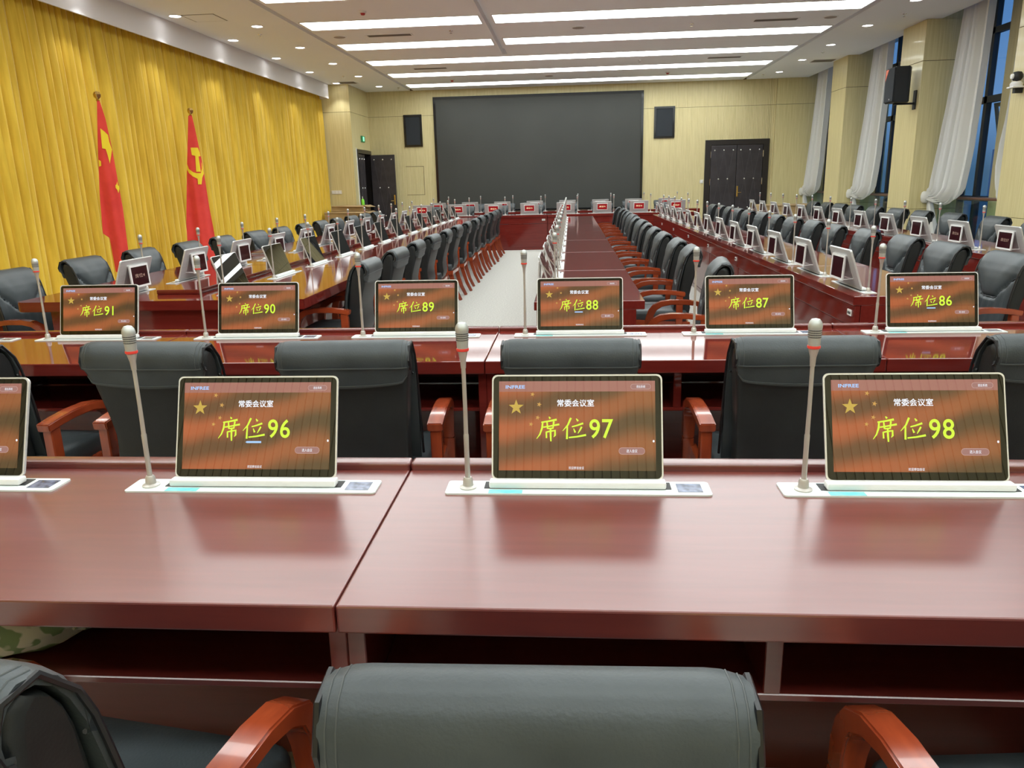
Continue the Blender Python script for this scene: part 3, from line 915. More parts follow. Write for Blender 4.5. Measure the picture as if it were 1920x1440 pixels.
# ------------------------------------------------------------------ tables
def table(L, D, loc, rz, lb, group, ridge=False, shelf=True, socket=False, back=True, wood=None):
    """local: user edge y=0, back y=D, x centred"""
    wood = wood or M_TABLE
    t = thing('conference_table', loc, rz, lb, 'table', group)
    g = .0012
    yb = D - (.045 if ridge else 0)
    top = MB().bbox(-L / 2 + g, L / 2 - g, 0, yb, .697, .75, .004, 2)
    obj('tabletop', top, wood, t)
    if ridge:
        obj('back_ridge', MB().bbox(-L / 2 + g, L / 2 - g, D - .045, D, .66, .768, .007, 3), wood, t)
    if back:
        obj('back_panel', MB().bbox(-L / 2 + .012, L / 2 - .012, D - .045, D - .022, .05, .56, .003, 1), wood, t)
        obj('back_rail', MB().bbox(-L / 2 + .006, L / 2 - .006, D - .045, D - .014, .565, .697, .003, 1), wood, t)
        obj('plinth', MB().box(-L / 2 + .006, L / 2 - .006, D - .045, D - .018, 0, .05), wood, t)
    for s in (-1, 1):
        x = s * (L / 2 - .017)
        obj('side_panel', MB().bbox(x - .0165, x + .0165, .05, D - .046, 0, .697, .002, 1), wood, t)
    if shelf:
        obj('shelf', MB().bbox(-L / 2 + .034, L / 2 - .034, .10, D - .05, .512, .527, .002, 1), wood, t)
        obj('divider', MB().bbox(-.016, .016, .10, D - .05, .527, .697, .002, 1), wood, t)
        obj('knee_panel', MB().box(-L / 2 + .034, L / 2 - .034, D - .16, D - .14, .0, .512), wood, t)
    if socket:
        sp = obj('socket_plate', MB().bbox(-L / 2 + .05, -L / 2 + .12, D - .014, D - .008, .625, .662, .002, 1), M_OUT, t, label='white socket plate')
        for k in (.066, .084, .102):
            obj('port', MB().box(-L / 2 + k - .005, -L / 2 + k + .005, D - .0085, D - .006, .636, .65), M_BLACK, sp)
    return t

# nearest row and second row
for i, x0 in enumerate((-1.935, -.405, 1.125)):
    table(1.53, .69, (x0 + .765, 1.15, 0), 0, ('mahogany table section of the closest row, at the bag end', 'mahogany table section of the closest row carrying seats 97 and 98', 'mahogany table section of the closest row, mostly cut off beyond seat 98')[i], 'front row tables', True, wood=M_SATIN)
for i, x0 in enumerate((-3.47, -1.91, -.35, 1.21)):
    table(1.56, .69, (x0 + .78, 3.0, 0), 0, ('mahogany table section of the second row, at the curtain end with seat 91', 'mahogany table section of the second row carrying seats 90 and 89', 'mahogany table section of the second row carrying seats 88 and 87', 'mahogany table section of the second row, at the window end with seat 86')[i], 'second row tables', True)
# single-sided long rows: users on the +x side
for i in range(7):
    table(1.64, .655, (.43, 4.57 + 1.64 * (i + .5), 0), R_(90), 'mahogany section of the narrow central table, %s from its near end' % ORD[i], 'central table sections', socket=False)
    table(1.65, .66, (2.30, 4.62 + 1.65 * (i + .5), 0), R_(90), 'mahogany section of the table behind the central chairs, %s from its near end' % ORD[i], 'sections of the table behind the central chairs', socket=True)
for i in range(7):
    table(1.70, .66, (4.20, 4.80 + 1.70 * (i + .5), 0), R_(90), 'mahogany section of the window-side table, %s from its near end' % ORD[i], 'window-side table sections')
# cross tables before the screen: users on the +y side
for i in range(4):
    table(1.6, .69, (-2.92 + 1.6 * i, 17.84, 0), R_(180), 'red-brown cross table section facing the aisles, %s from the curtain side' % ORD[i], 'front cross table sections', socket=True)
    table(1.68, .69, (-2.85 + 1.68 * i, 19.69, 0), R_(180), 'red-brown rear cross table section under the big screen, %s from the curtain side' % ORD[i], 'rear cross table sections')
# wide double table beside the golden curtain
def wide_table(y0, y1, first, lb):
    t = thing('conference_table', (-2.695, y0, 0), 0, lb, 'table', 'wide double table sections')
    hw, Ln = .985, y1 - y0 - .002
    if first:
        r = .07
        poly = [(hw, 0), (hw, Ln), (-hw, Ln)] + [(-hw + r - r * math.cos(R_(a)), r - r * math.sin(R_(a))) for a in range(0, 91, 15)]
    else:
        poly = [(hw, .002), (hw, Ln), (-hw, Ln), (-hw, .002)]
    obj('tabletop', MB().prism(poly, lambda a, b, d: (a, b, d), .685, .75), M_TABLE, t, bevel=.004)
    obj('pedestal', MB().bbox(-.60, .55, .10 if first else .002, Ln, .0, .685, .003, 1), M_TABLE, t)
    if first:
        obj('end_panel', MB().bbox(-.775, .62, .06, .10, .0, .685, .003, 1), M_TABLE, t)
    obj('cable_spine', MB().bbox(-.155, .145, .30 if first else .002, Ln, .75, .782, .006, 2), M_TABLE, t)
    return t
for i in range(6):
    wide_table(4.81 + 1.95 * i, 4.81 + 1.95 * (i + 1), i == 0, 'wide double-sided mahogany table section by the golden curtain, %s from its near end' % ORD[i])

# ------------------------------------------------------------------ chairs
def chair_proto():
    t = thing('armchair', (0, 0, 0), 0, 'black leather armchair', 'chair')
    # leather layer: up the front, over the top, down behind as a flap
    def path(u):
        """u = x/half width; centre line of the leather layer from seat front up and over"""
        key = [(-.085, .45), (-.098, .52), (-.108, .58), (-.115, .64), (-.125, .70), (-.138, .76), (-.152, .82), (-.170, .866)]
        pts = []
        for (ya_, za_), (yb_, zb_) in zip(key, key[1:]):
            for q in range(6):
                pts.append((ya_ + (yb_ - ya_) * q / 6, za_ + (zb_ - za_) * q / 6))
        pts += [(-.170, .866), (-.192, .900), (-.218, .920), (-.245, .925), (-.268, .915), (-.283, .893), (-.288, .868), (-.286, .846)]
        e = .772 + .020 * u * u + .045 * (max(0, abs(u) - .86) / .14) ** 1.6
        for k in range(1, 4):
            q = k / 3
            pts.append((-.286 + .018 * q, .846 + (e - .846) * q))
        return pts
    def crease_z(u):
        return .655 + .150 * max(0, abs(u) - .30) / .7
    NF = 43
    def puff(u, i, pz):
        edge = 1 - max(0, abs(u) - .86) / .14
        if i < NF:
            dd = pz - crease_z(u)
            if dd > 0:
                b_ = .018 * edge * (1 - math.exp(-dd / .045)) * max(.3, 1 - max(0, dd - .12) / .2)
            else:
                b_ = .007 * edge + .0045 * edge * math.sin(u * 21 + 2 * u * u) * math.exp(dd / .10)
            return b_ - .016 * math.exp(-(dd / .010) ** 2)
        return .009 * edge
    XS = [-1, -.985, -.95, -.88] + [-.8 + .08 * q for q in range(21)] + [.88, .95, .985, 1]
    def lay(u, off):
        pts = path(u)
        k = len(pts)
        out = []
        for i, (py, pz) in enumerate(pts):
            a, b = pts[max(0, i - 1)], pts[min(k - 1, i + 1)]
            dy, dz = b[0] - a[0], b[1] - a[1]
            ln = math.hypot(dy, dz) or 1
            ny, nz = dz / ln, -dy / ln
            hw = .225 - .012 * max(0, (.8 - pz)) if i < NF else .227
            d = puff(u, i, pz) if off is None else off
            out.append((u * hw, py + ny * d, pz + nz * d))
        return out
    obj('backrest', MB().loft([lay(u, None) + lay(u, -.012)[::-1] for u in XS]), M_LEATHER, t, smooth=55)
    # body of the back, a little narrower, seen from the sides and behind
    prof = [(-.10, .41), (-.112, .50), (-.122, .58), (-.130, .64), (-.140, .70), (-.153, .76), (-.168, .82), (-.186, .862), (-.208, .892), (-.236, .904), (-.258, .893), (-.268, .868), (-.268, .83), (-.256, .77), (-.236, .70), (-.216, .63), (-.205, .57), (-.208, .52), (-.214, .47), (-.205, .42), (-.175, .385), (-.13, .38)]
    cy_, cz_ = -.19, .66
    rings = []
    for u, sc_ in ((-1, .62), (-.995, .78), (-.98, .88), (-.955, .95), (-.92, .985), (-.87, 1), (-.5, 1), (0, 1.0), (.5, 1), (.87, 1), (.92, .985), (.955, .95), (.98, .88), (.995, .78), (1, .62)):
        ring = []
        for py, pz in prof:
            hw = .220 - .028 * min(1, max(0, (.86 - pz) / .3))
            q = sc_
            bow = .010 * (1 - u * u) if py < -.2 and pz < .84 else 0
            ring.append((u * hw, cy_ + (py - cy_) * (1 - (1 - q) * .9) - bow, cz_ + (pz - cz_) * (1 - (1 - q) * .16)))
        rings.append(ring)
    obj('back_shell', MB().loft(rings), M_LEATHBK, t, smooth=45)
    # dark crease over the front, piping along the sides, stitched flap seams behind
    cre = []
    for i in range(31):
        u = -.97 + 1.94 * i / 30
        z = crease_z(u)
        f_ = lay(u, None)
        j = min(range(NF), key=lambda q: abs(path(u)[q][1] - z))
        cre.append((f_[j][0], f_[j][1] + .001, z))
    obj('crease', MB().tube(cre, .0036, 6), M_PIPE, t)
    for s in (-1, 1):
        obj('piping', MB().tube([(s * .2275, y_, z_) for y_, z_ in path(1)[2::2]], .005, 6), M_PIPE, t)
    st = MB()
    US = [-.95 + 1.9 * i / 28 for i in range(29)]
    for q in (.22, .38):
        line = []
        for u in US:
            f_ = lay(u, None)
            p, e_ = f_[-2], f_[-1]
            line.append((e_[0] + (p[0] - e_[0]) * q, e_[1] + (p[1] - e_[1]) * q - .0008, e_[2] + (p[2] - e_[2]) * q))
        st.tube(line, .0021, 5)
    st.tube([(lay(u, None)[-4][0], lay(u, None)[-4][1] - .0008, lay(u, None)[-4][2]) for u in [-.97] + US + [.97]], .0026, 5)
    for s_ in (-1, 1):
        for u in (.90, .955):
            st.tube([(x_, y_, z_) for x_, y_, z_ in lay(s_ * u, None)[NF + 1:-3]], .0013, 5)
    obj('stitching', st, M_STITCH, t)
    # seat
    s = MB()
    rings = []
    for z, q in ((.375, .97), (.385, 1), (.43, 1), (.448, .985), (.457, .95), (.461, .80), (.463, .4)):
        rings.append([(a * q, .035 + (b - .035) * q, z - .010 * max(0, (b - .2) / .06)) for a, b in rrect(-.248, .248, -.19, .26, .05, 4)])
    s.loft(rings)
    obj('seat', s, M_LEATHER, t, smooth=50)
    fr = MB()
    for sx_ in (-1, 1):
        fr.strip([(sx_ * .262, -.21, .352), (sx_ * .262, .0, .357), (sx_ * .262, .24, .372)], .026, .052)
    fr.bbox(-.25, .25, -.205, -.18, .33, .375, .003, 1)
    fr.bbox(-.25, .25, .205, .23, .335, .375, .003, 1)
    obj('seat_frame', fr, M_CHWOOD, t, bevel=.003)
    for sx_ in (-1, 1):
        x = sx_ * .285
        arm = [(x, -.165, .592), (x, -.10, .602), (x, -.02, .610), (x, .08, .610), (x, .145, .598), (x, .190, .572), (x, .215, .535), (x, .228, .49), (x, .234, .43)]
        obj('armrest', MB().strip(arm, [.056] * 6 + [.05, .046, .042], [.032, .032, .032, .033, .038, .044, .05, .052, .05]), M_CHWOOD, t, bevel=.004)
        obj('arm_support', MB().bbox(x - .02, x + .02, -.150, -.100, .335, .585, .004, 1), M_CHWOOD, t)
        obj('leg', MB().strip([(x, .234, .43), (x, .237, .34), (x, .240, .2), (x, .247, 0)], [.042, .042, .04, .036], [.05, .05, .046, .036]), M_CHWOOD, t, bevel=.003)
        xr = sx_ * .235
        obj('leg', MB().strip([(xr, -.165, .375), (xr, -.19, .27), (xr, -.235, .12), (xr, -.292, 0)], [.042, .042, .04, .036], [.055, .05, .044, .038]), M_CHWOOD, t, bevel=.003)
    return learn(t)
CH0 = chair_proto()
ch_used = [0]
def chair(x, y, rz, lb, group):
    if ch_used[0] == 0:
        CH0.location = (x, y, 0)
        CH0.rotation_euler = (0, 0, rz)
        CH0['label'] = lb
        CH0['group'] = group
    else:
        dup(CH0, (x, y, 0), rz, lb, group)
    ch_used[0] += 1
random.seed(7)
for x, y, r, lb in ((-.79, .965, -9, 'black leather armchair at the closest table row, before seat 96, nearest its bag end'), (-.045, .955, 1, 'black leather armchair at the closest table row, back turned, before seat 97'), (.775, .965, 5, 'black leather armchair at the closest table row, before seat 98')):
    chair(x, y, R_(r), lb, 'chairs of the closest row')
for x, y, r, lb in ((-2.24, 2.80, -5, 'before seat 91'), (-1.475, 2.79, -3, 'behind monitor 96'), (-.785, 2.78, 2, 'between monitors 96 and 97'), (-.005, 2.78, 0, 'behind monitor 97'), (.755, 2.79, 1, 'behind the microphone of seat 98'), (1.56, 2.80, 3, 'behind monitor 98')):
    chair(x, y, R_(r), 'black leather armchair of the second row, back turned, ' + lb, 'chairs of the second row')
def rowlab(i, n_, where):
    if i < (n_ + 1) // 2:
        return 'black leather armchair %s, %s from its near end' % (where, ORD[i])
    return 'black leather armchair %s, %s from its far end' % (where, ORD[n_ - 1 - i])
CY = [5.12, 6.2, 6.95, 7.85, 8.7, 9.55, 10.4, 11.25, 12.1, 12.95, 13.8, 14.65, 15.5]
for i, y in enumerate(CY):
    chair(.70 + random.uniform(-.02, .02) + (.04 if i == 0 else 0), y, R_(90 + random.uniform(-4, 4) + (-4 if i == 0 else 0)), rowlab(i, len(CY), 'along the narrow central table'), 'chairs along the central table')
RY = [5.2, 6.04, 6.83, 7.72, 8.57, 9.4, 10.2, 11.05, 11.9, 12.75, 13.6, 14.4, 15.2, 15.95]
for i, y in enumerate(RY):
    chair(2.58 + random.uniform(-.02, .02), y, R_(90 + random.uniform(-4, 4)), rowlab(i, len(RY), 'in the row behind the central chairs'), 'chairs behind the central chairs')
WY = [6.0, 6.85, 7.72, 8.62, 9.5, 10.5, 11.4, 12.25, 13.1, 13.95, 14.8, 15.6, 16.35]
for i, y in enumerate(WY[1:]):
    chair(4.64 + random.uniform(-.03, .03), y, R_(90 + random.uniform(-5, 5)), rowlab(i, len(WY) - 1, 'in the row along the windows'), 'chairs along the windows')
LY = [5.52, 6.47, 7.33, 8.2, 9.05, 10.0, 10.85, 11.75, 12.65, 13.5, 14.4, 15.3, 16.1]
for i, y in enumerate(LY):
    chair(-1.69 + random.uniform(-.015, .015), y, R_(90 + random.uniform(-3, 3)), rowlab(i, len(LY), 'on the aisle side of the wide table'), 'chairs on the aisle side of the wide table')
KY = [5.38, 6.3, 7.15, 8.0, 8.85, 9.75, 10.65, 11.55, 12.4, 13.3, 14.2, 15.1, 16.0]
for i, y in enumerate(KY):
    y -= .22 - .01 * i
    chair(-3.74 + random.uniform(-.02, .02), y, R_(-90 + random.uniform(-5, 5)), rowlab(i, len(KY), 'on the curtain side of the wide table'), 'chairs on the curtain side of the wide table')
DX1 = [2.26 - .795 * k for k in range(8)]
for i, x in enumerate(DX1):
    chair(x + .03, 18.14, R_(180 + random.uniform(-4, 4)), 'black leather armchair at the front cross table, behind seat %d' % (69 + i) + (', window end' if i == 0 else ', curtain end' if i == 7 else ', between seats %d and %d' % (68 + i, 70 + i)), 'chairs at the front cross table')
DX2 = [2.275 - .79 * k for k in range(8)]
for i, x in enumerate(DX2):
    chair(x + .02, 20.0, R_(180 + random.uniform(-4, 4)), 'black leather armchair under the big screen, %s from the window side' % ORD[i], 'chairs under the big screen')

# ------------------------------------------------------------------ pop-up monitors
TILT = R_(22)
MW, MH, MT = .395, .243, .012
YB, ZB = .014, .020
def S(a, b, d):
    """screen plane -> station: a across, b up the slope from the glass foot, d towards the user"""
    return (a, YB + b * math.sin(TILT) - d * math.cos(TILT), ZB + b * math.cos(TILT) + d * math.sin(TILT))
DX0, DX1_, DY0, DY1 = -.182, .182, .020, .229     # lit area
def UX(q):
    return DX0 + (DX1_ - DX0) * q
def UY(q):
    return DY1 - (DY1 - DY0) * q

SETS = {}
def build_set(tilt):
    global TILT
    TILT = R_(tilt)
    ME = SETS[tilt] = {}
    ME['base_plate'] = mesh('base_plate', MB().prism(rrect(-.303, .303, -.036, .042, .008, 3), lambda a, b, d: (a, b, d), 0, .004), M_PLATE)
    ME['slot'] = mesh('slot_shade', MB().box(-.215, .215, -.006, .034, .004, .0052), M_BLACK, 0)  # flat black strip, the shade in the lift slot put in as colour
    ME['hinge_bar'] = mesh('hinge_bar', MB().bbox(-.203, .203, -.010, .020, .0052, .0215, .004, 2), M_WHITE)
    ME['status_frame'] = mesh('status_panel', MB().box(.228, .284, -.020, .028, .004, .005), M_LCD, 0)
    ME['shell'] = mesh('back_shell', MB().prism(rrect(-MW / 2, MW / 2, 0, MH, .012, 4), S, -MT, -.0012), M_SILVER, bevel=.0015)
    ME['rim'] = mesh('edge_rim', MB().prism(rrect(-MW / 2 - .0015, MW / 2 + .0015, -.0015, MH + .0015, .0125, 4), S, -.0045, -.0008), M_EDGE)
    ME['glass'] = mesh('screen_glass', MB().prism(rrect(-MW / 2 + .0022, MW / 2 - .0022, .002, MH - .0022, .011, 4), S, -.0012, .0004), M_GLASSBLK)
    ME['recess'] = mesh('rear_recess', MB().prism(rrect(-.118, .118, .048, .208, .006, 3), S, -MT - .0012, -MT - .0004), M_EDGE)
    ME['recess2'] = mesh('rear_recess_floor', MB().prism(rrect(-.113, .113, .053, .203, .004, 3), S, -MT - .0018, -MT - .001), mat('recess_grey', (.36, .36, .36), .5, .3))
    # rear name display: flipped out (hinged at its top, hanging upright) or flat on the back
    hp = S(0, .203, -MT)
    def FO(a, b, d):
        """hanging display: a across, b down from hinge, d outwards"""
        q = R_(3)
        return (a, hp[1] + .004 + b * math.sin(q) + d * math.cos(q), hp[2] - b * math.cos(q) + d * math.sin(q))
    def ring_frame(x0, x1, y0, y1, t, fn, d0, d1):
        m_ = MB()
        for a, b, c, d in ((x0, x1, y0, y0 + t), (x0, x1, y1 - t, y1), (x0, x0 + t, y0 + t, y1 - t), (x1 - t, x1, y0 + t, y1 - t)):
            m_.prism([(a, c), (b, c), (b, d), (a, d)], fn, d0, d1)
        return m_
    m = ring_frame(-.115, .115, 0, .152, .013, FO, .0, .010)
    m.prism([(-.115, 0), (.115, 0), (.115, .152), (-.115, .152)], FO, -.001, .004)
    ME['flip_frame'] = mesh('rear_display', m, M_WHITE, 0)
    ME['flip_screen'] = mesh('rear_screen', MB().prism([(-.102, .013), (.102, .013), (.102, .139), (-.102, .139)], FO, .004, .007), M_SCREENOFF, 0)
    ME['flip_stay'] = mesh('rear_stay', MB().tube([FO(-.111, .145, 0), S(-.116, .055, -MT)], .0025, 6).tube([FO(.111, .145, 0), S(.116, .055, -MT)], .0025, 6), M_EDGE)
    m = ring_frame(-.118, .118, .055, .208, .014, S, -MT - .008, -MT)
    ME['flat_frame'] = mesh('rear_display', m, M_WHITE, 0)
    ME['flat_screen'] = mesh('rear_screen', MB().prism([(-.104, .069), (.104, .069), (.104, .194), (-.104, .194)], S, -MT - .006, -MT), M_REDLED, 0)
    # lit wallpaper and its fixed furniture
    ME['display'] = mesh('display', MB().prism([(DX0, DY0), (DX1_, DY0), (DX1_, DY1), (DX0, DY1)], S, .0004, .0008), M_UI, 0)
    ME['band'] = mesh('header_band', MB().prism([(UX(0), UY(.118)), (UX(1), UY(.118)), (UX(1), UY(0)), (UX(0), UY(0))], S, .0008, .0010), M_UIBAND, 0)
    def button(x0, x1, y0, y1):
        h = abs(UY(y1) - UY(y0))
        return [(a, b) for a, b in rrect(UX(x0), UX(x1), UY(y1), UY(y0), h * .49, 5)]
    ME['btn'] = mesh('button_edge', MB().prism(button(.845, .974, .034, .096), S, .0010, .0012).prism(button(.766, .932, .742, .820), S, .0008, .0010), M_UIBTNE, 0)
    ME['btn2'] = mesh('button_fill', MB().prism(button(.848, .971, .039, .091), S, .0012, .0014).prism(button(.769, .929, .748, .814), S, .0010, .0014), M_UIBTN, 0)
    m = MB()
    add_text(m, '退出系统', UX(.882), UX(.938), UY(.080), UY(.050), S, .0017)
    add_text(m, '进入会议', UX(.815), UX(.884), UY(.799), UY(.762), S, .0017)
    add_text(m, '欢迎参加会议', UX(.448), UX(.546), UY(.986), UY(.953), S, .0014)
    add_text(m, '常委会议室', UX(.376), UX(.612), UY(.288), UY(.206), S, .0014, .012)
    ME['caption'] = mesh('caption_lettering', m, M_UIWHITE, 0)
    ME['brand'] = mesh('brand_lettering', add_text(MB(), 'INFREE', UX(.043), UX(.168), UY(.083), UY(.045), S, .0014, .02), M_UIBLUE, 0)
    W_ = DX1_ - DX0
    ME['star'] = mesh('big_star', MB().prism(star_pts(UX(.111), UY(.293), .0185), S, .0008, .0012), M_UISTAR, 0)
    m = MB()
    for x, y, r in ((.217, .148, .0058), (.260, .262, .0062), (.250, .410, .0056), (.207, .484, .0056)):
        m.prism(star_pts(UX(x), UY(y), r, 1, .25), S, .0008, .0012)
    ME['stars'] = mesh('small_star_pattern', m, M_UISTARS, 0)
    ME['dot'] = mesh('pull_tab', MB().prism([(UX(.987) + .0022 * math.cos(a), UY(.672) + .0028 * math.sin(a)) for a in [2 * math.pi * k / 12 for k in range(12)]], S, .0008, .0012), M_UIWHITE, 0)
    ME['cursor'] = mesh('input_bar', MB().prism([(UX(.43), UY(.69)), (UX(.44), UY(.70)), (UX(.537), UY(.70)), (UX(.537), UY(.678)), (UX(.44), UY(.678))], S, .0010, .0014), M_UIBLUE, 0)
    ME['film'] = mesh('protective_film', MB().box(-.203, -.125, -.034, -.014, .004, .0046), M_TEAL, 0)
    def seat_no(num):
        k = 'seat%s' % num
        if k not in ME:
            m = MB()
            add_strokes(m, '席', UX(.240), UX(.392), UY(.675), UY(.396), S, .0014)
            add_strokes(m, '位', UX(.410), UX(.563), UY(.655), UY(.410), S, .0014)
            text_polys('8', .010)
            w8 = _tw[('8', .010)]
            cw = (UX(.738) - UX(.574)) / 2
            for i_, ch in enumerate(str(num)):
                text_polys(ch, .010)
                wc = _tw[(ch, .010)] / w8 * cw * .84
                xa = UX(.574) + cw * i_ + (cw - wc) / 2
                add_text(m, ch, xa, xa + wc, UY(.642), UY(.428), S, .0015, .010)
            ME[k] = mesh('seat_number_lettering', m, M_UILIME, 0)
        return ME[k]
    def rear_no(num, flip):
        k = 'rear%s%s' % (num, flip)
        if k not in ME:
            m = MB()
            if flip:
                add_text(m, '席位%s' % num, .06, -.062, .088, .060, FO, .0074, .008)
            else:
                add_text(m, '席位%s' % num, .066, -.066, .115, .152, S, -MT - .0066, .012)
            ME[k] = mesh('seat_number_lettering', m, M_DIMTXT if flip else M_GOLDTXT, 0)
        return ME[k]


    ME['_no'], ME['_rear'] = seat_no, rear_no
    return ME
for _t in (15.2, 19.5):
    build_set(_t)
def monitor(x, y, rz, lb, group, on=None, rear='flat', rnum=None, cursor=False, film=False, back=True, tilt=19.5):
    global TILT
    TILT = R_(tilt)
    ME = SETS[tilt]
    t = thing('popup_monitor', (x, y, .75), rz, lb, 'monitor', group)
    p = lambda k, nm, par=t: obj(nm, ME[k], parent=par)
    bp = p('base_plate', 'base_plate')
    p('slot', 'slot_shade', bp)
    p('status_frame', 'status_panel', bp)
    if film:
        p('film', 'protective_film', bp)['label'] = 'teal protective film'
    p('hinge_bar', 'hinge_bar')
    sh_ = p('shell', 'back_shell')
    p('rim', 'edge_rim', sh_)
    gl = p('glass', 'screen_glass')
    if on:
        d = p('display', 'display')
        for k, nm in (('band', 'header_band'), ('btn', 'button_edge'), ('btn2', 'button_fill'), ('caption', 'caption_lettering'), ('brand', 'brand_lettering'), ('star', 'big_star'), ('stars', 'small_star_pattern'), ('dot', 'pull_tab')):
            p(k, nm, d)
        obj('seat_number_lettering', ME['_no'](on), parent=d)
        if cursor:
            p('cursor', 'input_bar', d)
    if back:
        if rear == 'flip':
            p('recess', 'rear_recess', sh_)
            p('recess2', 'recess_floor', sh_)
            rf = p('flip_frame', 'rear_display')
            p('flip_screen', 'rear_screen', rf)
            p('flip_stay', 'rear_stay', rf)
        else:
            rf = p('flat_frame', 'rear_display')
            p('flat_screen', 'rear_screen', rf)
        if rnum:
            obj('seat_number_lettering', ME['_rear'](rnum, rear == 'flip'), parent=rf)
    return t

# ------------------------------------------------------------------ gooseneck microphones
def mic_proto():
    t = thing('gooseneck_microphone', (0, 0, .754), 0, 'grey gooseneck microphone', 'microphone')
    obj('mount', MB().lathe([(0, 0), (.020, 0), (.020, .003), (.0125, .006), (.011, .022), (.0085, .026), (0, .026)], 16), M_MIC, t)
    obj('stem', MB().tube([(0, 0, .024), (0, 0, .10), (0, .0005, .128), (0, .0005, .132), (.0004, .001, .20), (0, .001, .29)], [.0062, .0058, .0062, .0052, .0047, .0047], 10), M_MIC, t)
    obj('collar', MB().lathe([(0, .286), (.0056, .286), (.0068, .306), (.0115, .325), (0, .326)], 14, (0, .001, 0)), M_MIC, t)
    obj('light_ring', MB().lathe([(0, .326), (.0135, .326), (.0142, .329), (.0135, .332), (0, .332)], 18, (0, .001, 0)), M_RED, t, label='red light ring')
    hd = obj('capsule', MB().lathe([(0, .332), (.0125, .332), (.0135, .350), (.0142, .368), (.0150, .372), (.0150, .376), (.0132, .383), (.009, .389), (0, .3915)], 18, (0, .001, 0)), M_MICHEAD, t)
    sl = MB()
    for k in range(4):
        sl.loft([[(r * math.cos(a), .001 + r * math.sin(a), z) for a in [2 * math.pi * q / 16 for q in range(16)]] for r, z in ((.0135 + k * .0002, .350 + k * .0048), (.0143 + k * .0002, .3505 + k * .0048), (.0143 + k * .0002, .3518 + k * .0048), (.0135 + k * .0002, .3522 + k * .0048))], caps=False)
    obj('grille_slot', sl, M_MICSLOT, hd)
    return learn(t)
MIC0 = mic_proto()
mic_used = [0]
def mic(x, y, rz, lb, group):
    if mic_used[0] == 0:
        MIC0.location = (x, y, .754)
        MIC0.rotation_euler = (0, 0, rz)
        MIC0['label'] = lb
        MIC0['group'] = group
        o = MIC0
    else:
        o = dup(MIC0, (x, y, .754), rz, lb, group)
    mic_used[0] += 1
    return o

def station(x, y, rz, mlab, clab, mg, cg, **kw):
    monitor(x, y, rz, mlab, mg, **kw)
    c, s = math.cos(rz), math.sin(rz)
    mic(x - .253 * c, y - .253 * s, rz + random.uniform(-.4, .4), clab, cg)

random.seed(21)
for num, x in ((95, -1.545), (96, -.760), (97, .010), (98, .772)):
    extra = {95: 'cut off by the frame edge above the bag', 96: 'with a short blue bar under the characters', 97: 'straight ahead in the closest row', 98: 'largest in view beyond seat 97'}[num]
    station(x, 1.672, 0, 'lit pop-up monitor reading seat %d, %s' % (num, extra), 'gooseneck microphone %s, closest row' % {95: 'of seat 95, beyond the bag', 96: 'beside monitor 96', 97: 'between monitors 96 and 97', 98: 'between monitors 97 and 98'}[num],
            'monitors of the closest row', 'microphones of the closest row', on=num, cursor=num == 96, film=num > 95, back=False)
for num, x in ((92, -3.02), (91, -2.298), (90, -1.499), (89, -.731), (88, .037), (87, .808), (86, 1.61)):
    extra = {92: 'second row, curtain end', 91: 'second row, before the wide table', 90: 'second row, before the wide table corner', 89: 'second row, before the open aisle', 88: 'second row, before the central table', 87: 'second row, before the central chairs', 86: 'second row, nearest the windows'}[num]
    station(x, 3.53, 0, 'lit pop-up monitor reading seat %d, %s' % (num, extra), 'gooseneck microphone at seat %d, %s' % (num, extra), 'monitors of the second row', 'microphones of the second row',
            on=num, cursor=num in (88, 86), film=num in (88, 87, 86), back=False, tilt=15.2)

def nth(i, n_):
    return '%s from the near end' % ORD[i] if i < (n_ + 1) // 2 else '%s from the far end' % ORD[n_ - 1 - i]
for i in range(14):
    station(-.10, 4.97 + .812 * i, R_(90), 'white pop-up monitor seen edge-on along the narrow central table, ' + nth(i, 14), 'gooseneck microphone along the narrow central table, ' + nth(i, 14), 'monitors of the central table', 'microphones of the central table', rear='flip')
for i in range(14):
    station(1.775, 5.03 + .824 * i, R_(90), 'silver monitor back with dark flip display behind the central chairs, ' + nth(i, 14), 'gooseneck microphone on the table behind the central chairs, ' + nth(i, 14), 'monitors behind the central chairs', 'microphones behind the central chairs', rear='flip')
for i in range(12):
    lb = {0: 'silver monitor back on the window-side table, dim seat 57 display', 1: 'silver monitor back on the window-side table, dim seat 56 display'}.get(i, 'silver monitor back on the window-side table, ' + nth(i, 12))
    station(3.69, 6.79 + .853 * i, R_(90), lb, 'gooseneck microphone on the window-side table, ' + nth(i, 12), 'monitors of the window-side table', 'microphones of the window-side table', rear='flip', rnum={0: 57, 1: 56}.get(i))
for i in range(13):
    station(-2.34, 5.31 + .899 * i, R_(90), 'dark switched-off monitor facing the aisle on the wide table, ' + nth(i, 13), 'gooseneck microphone on the aisle half of the wide table, ' + nth(i, 13), 'aisle-side monitors of the wide table', 'aisle-side microphones of the wide table', rear='flip')
for i in range(12):
    lb = 'white monitor back with dim seat 4 display on the wide table, nearest its end' if i == 0 else 'white monitor back on the curtain half of the wide table, ' + nth(i, 12)
    station(-3.07, 5.13 + .885 * i, R_(-90), lb, 'gooseneck microphone on the curtain half of the wide table, ' + nth(i, 12), 'curtain-side monitors of the wide table', 'curtain-side microphones of the wide table', rear='flip', rnum=4 if i == 0 else None)
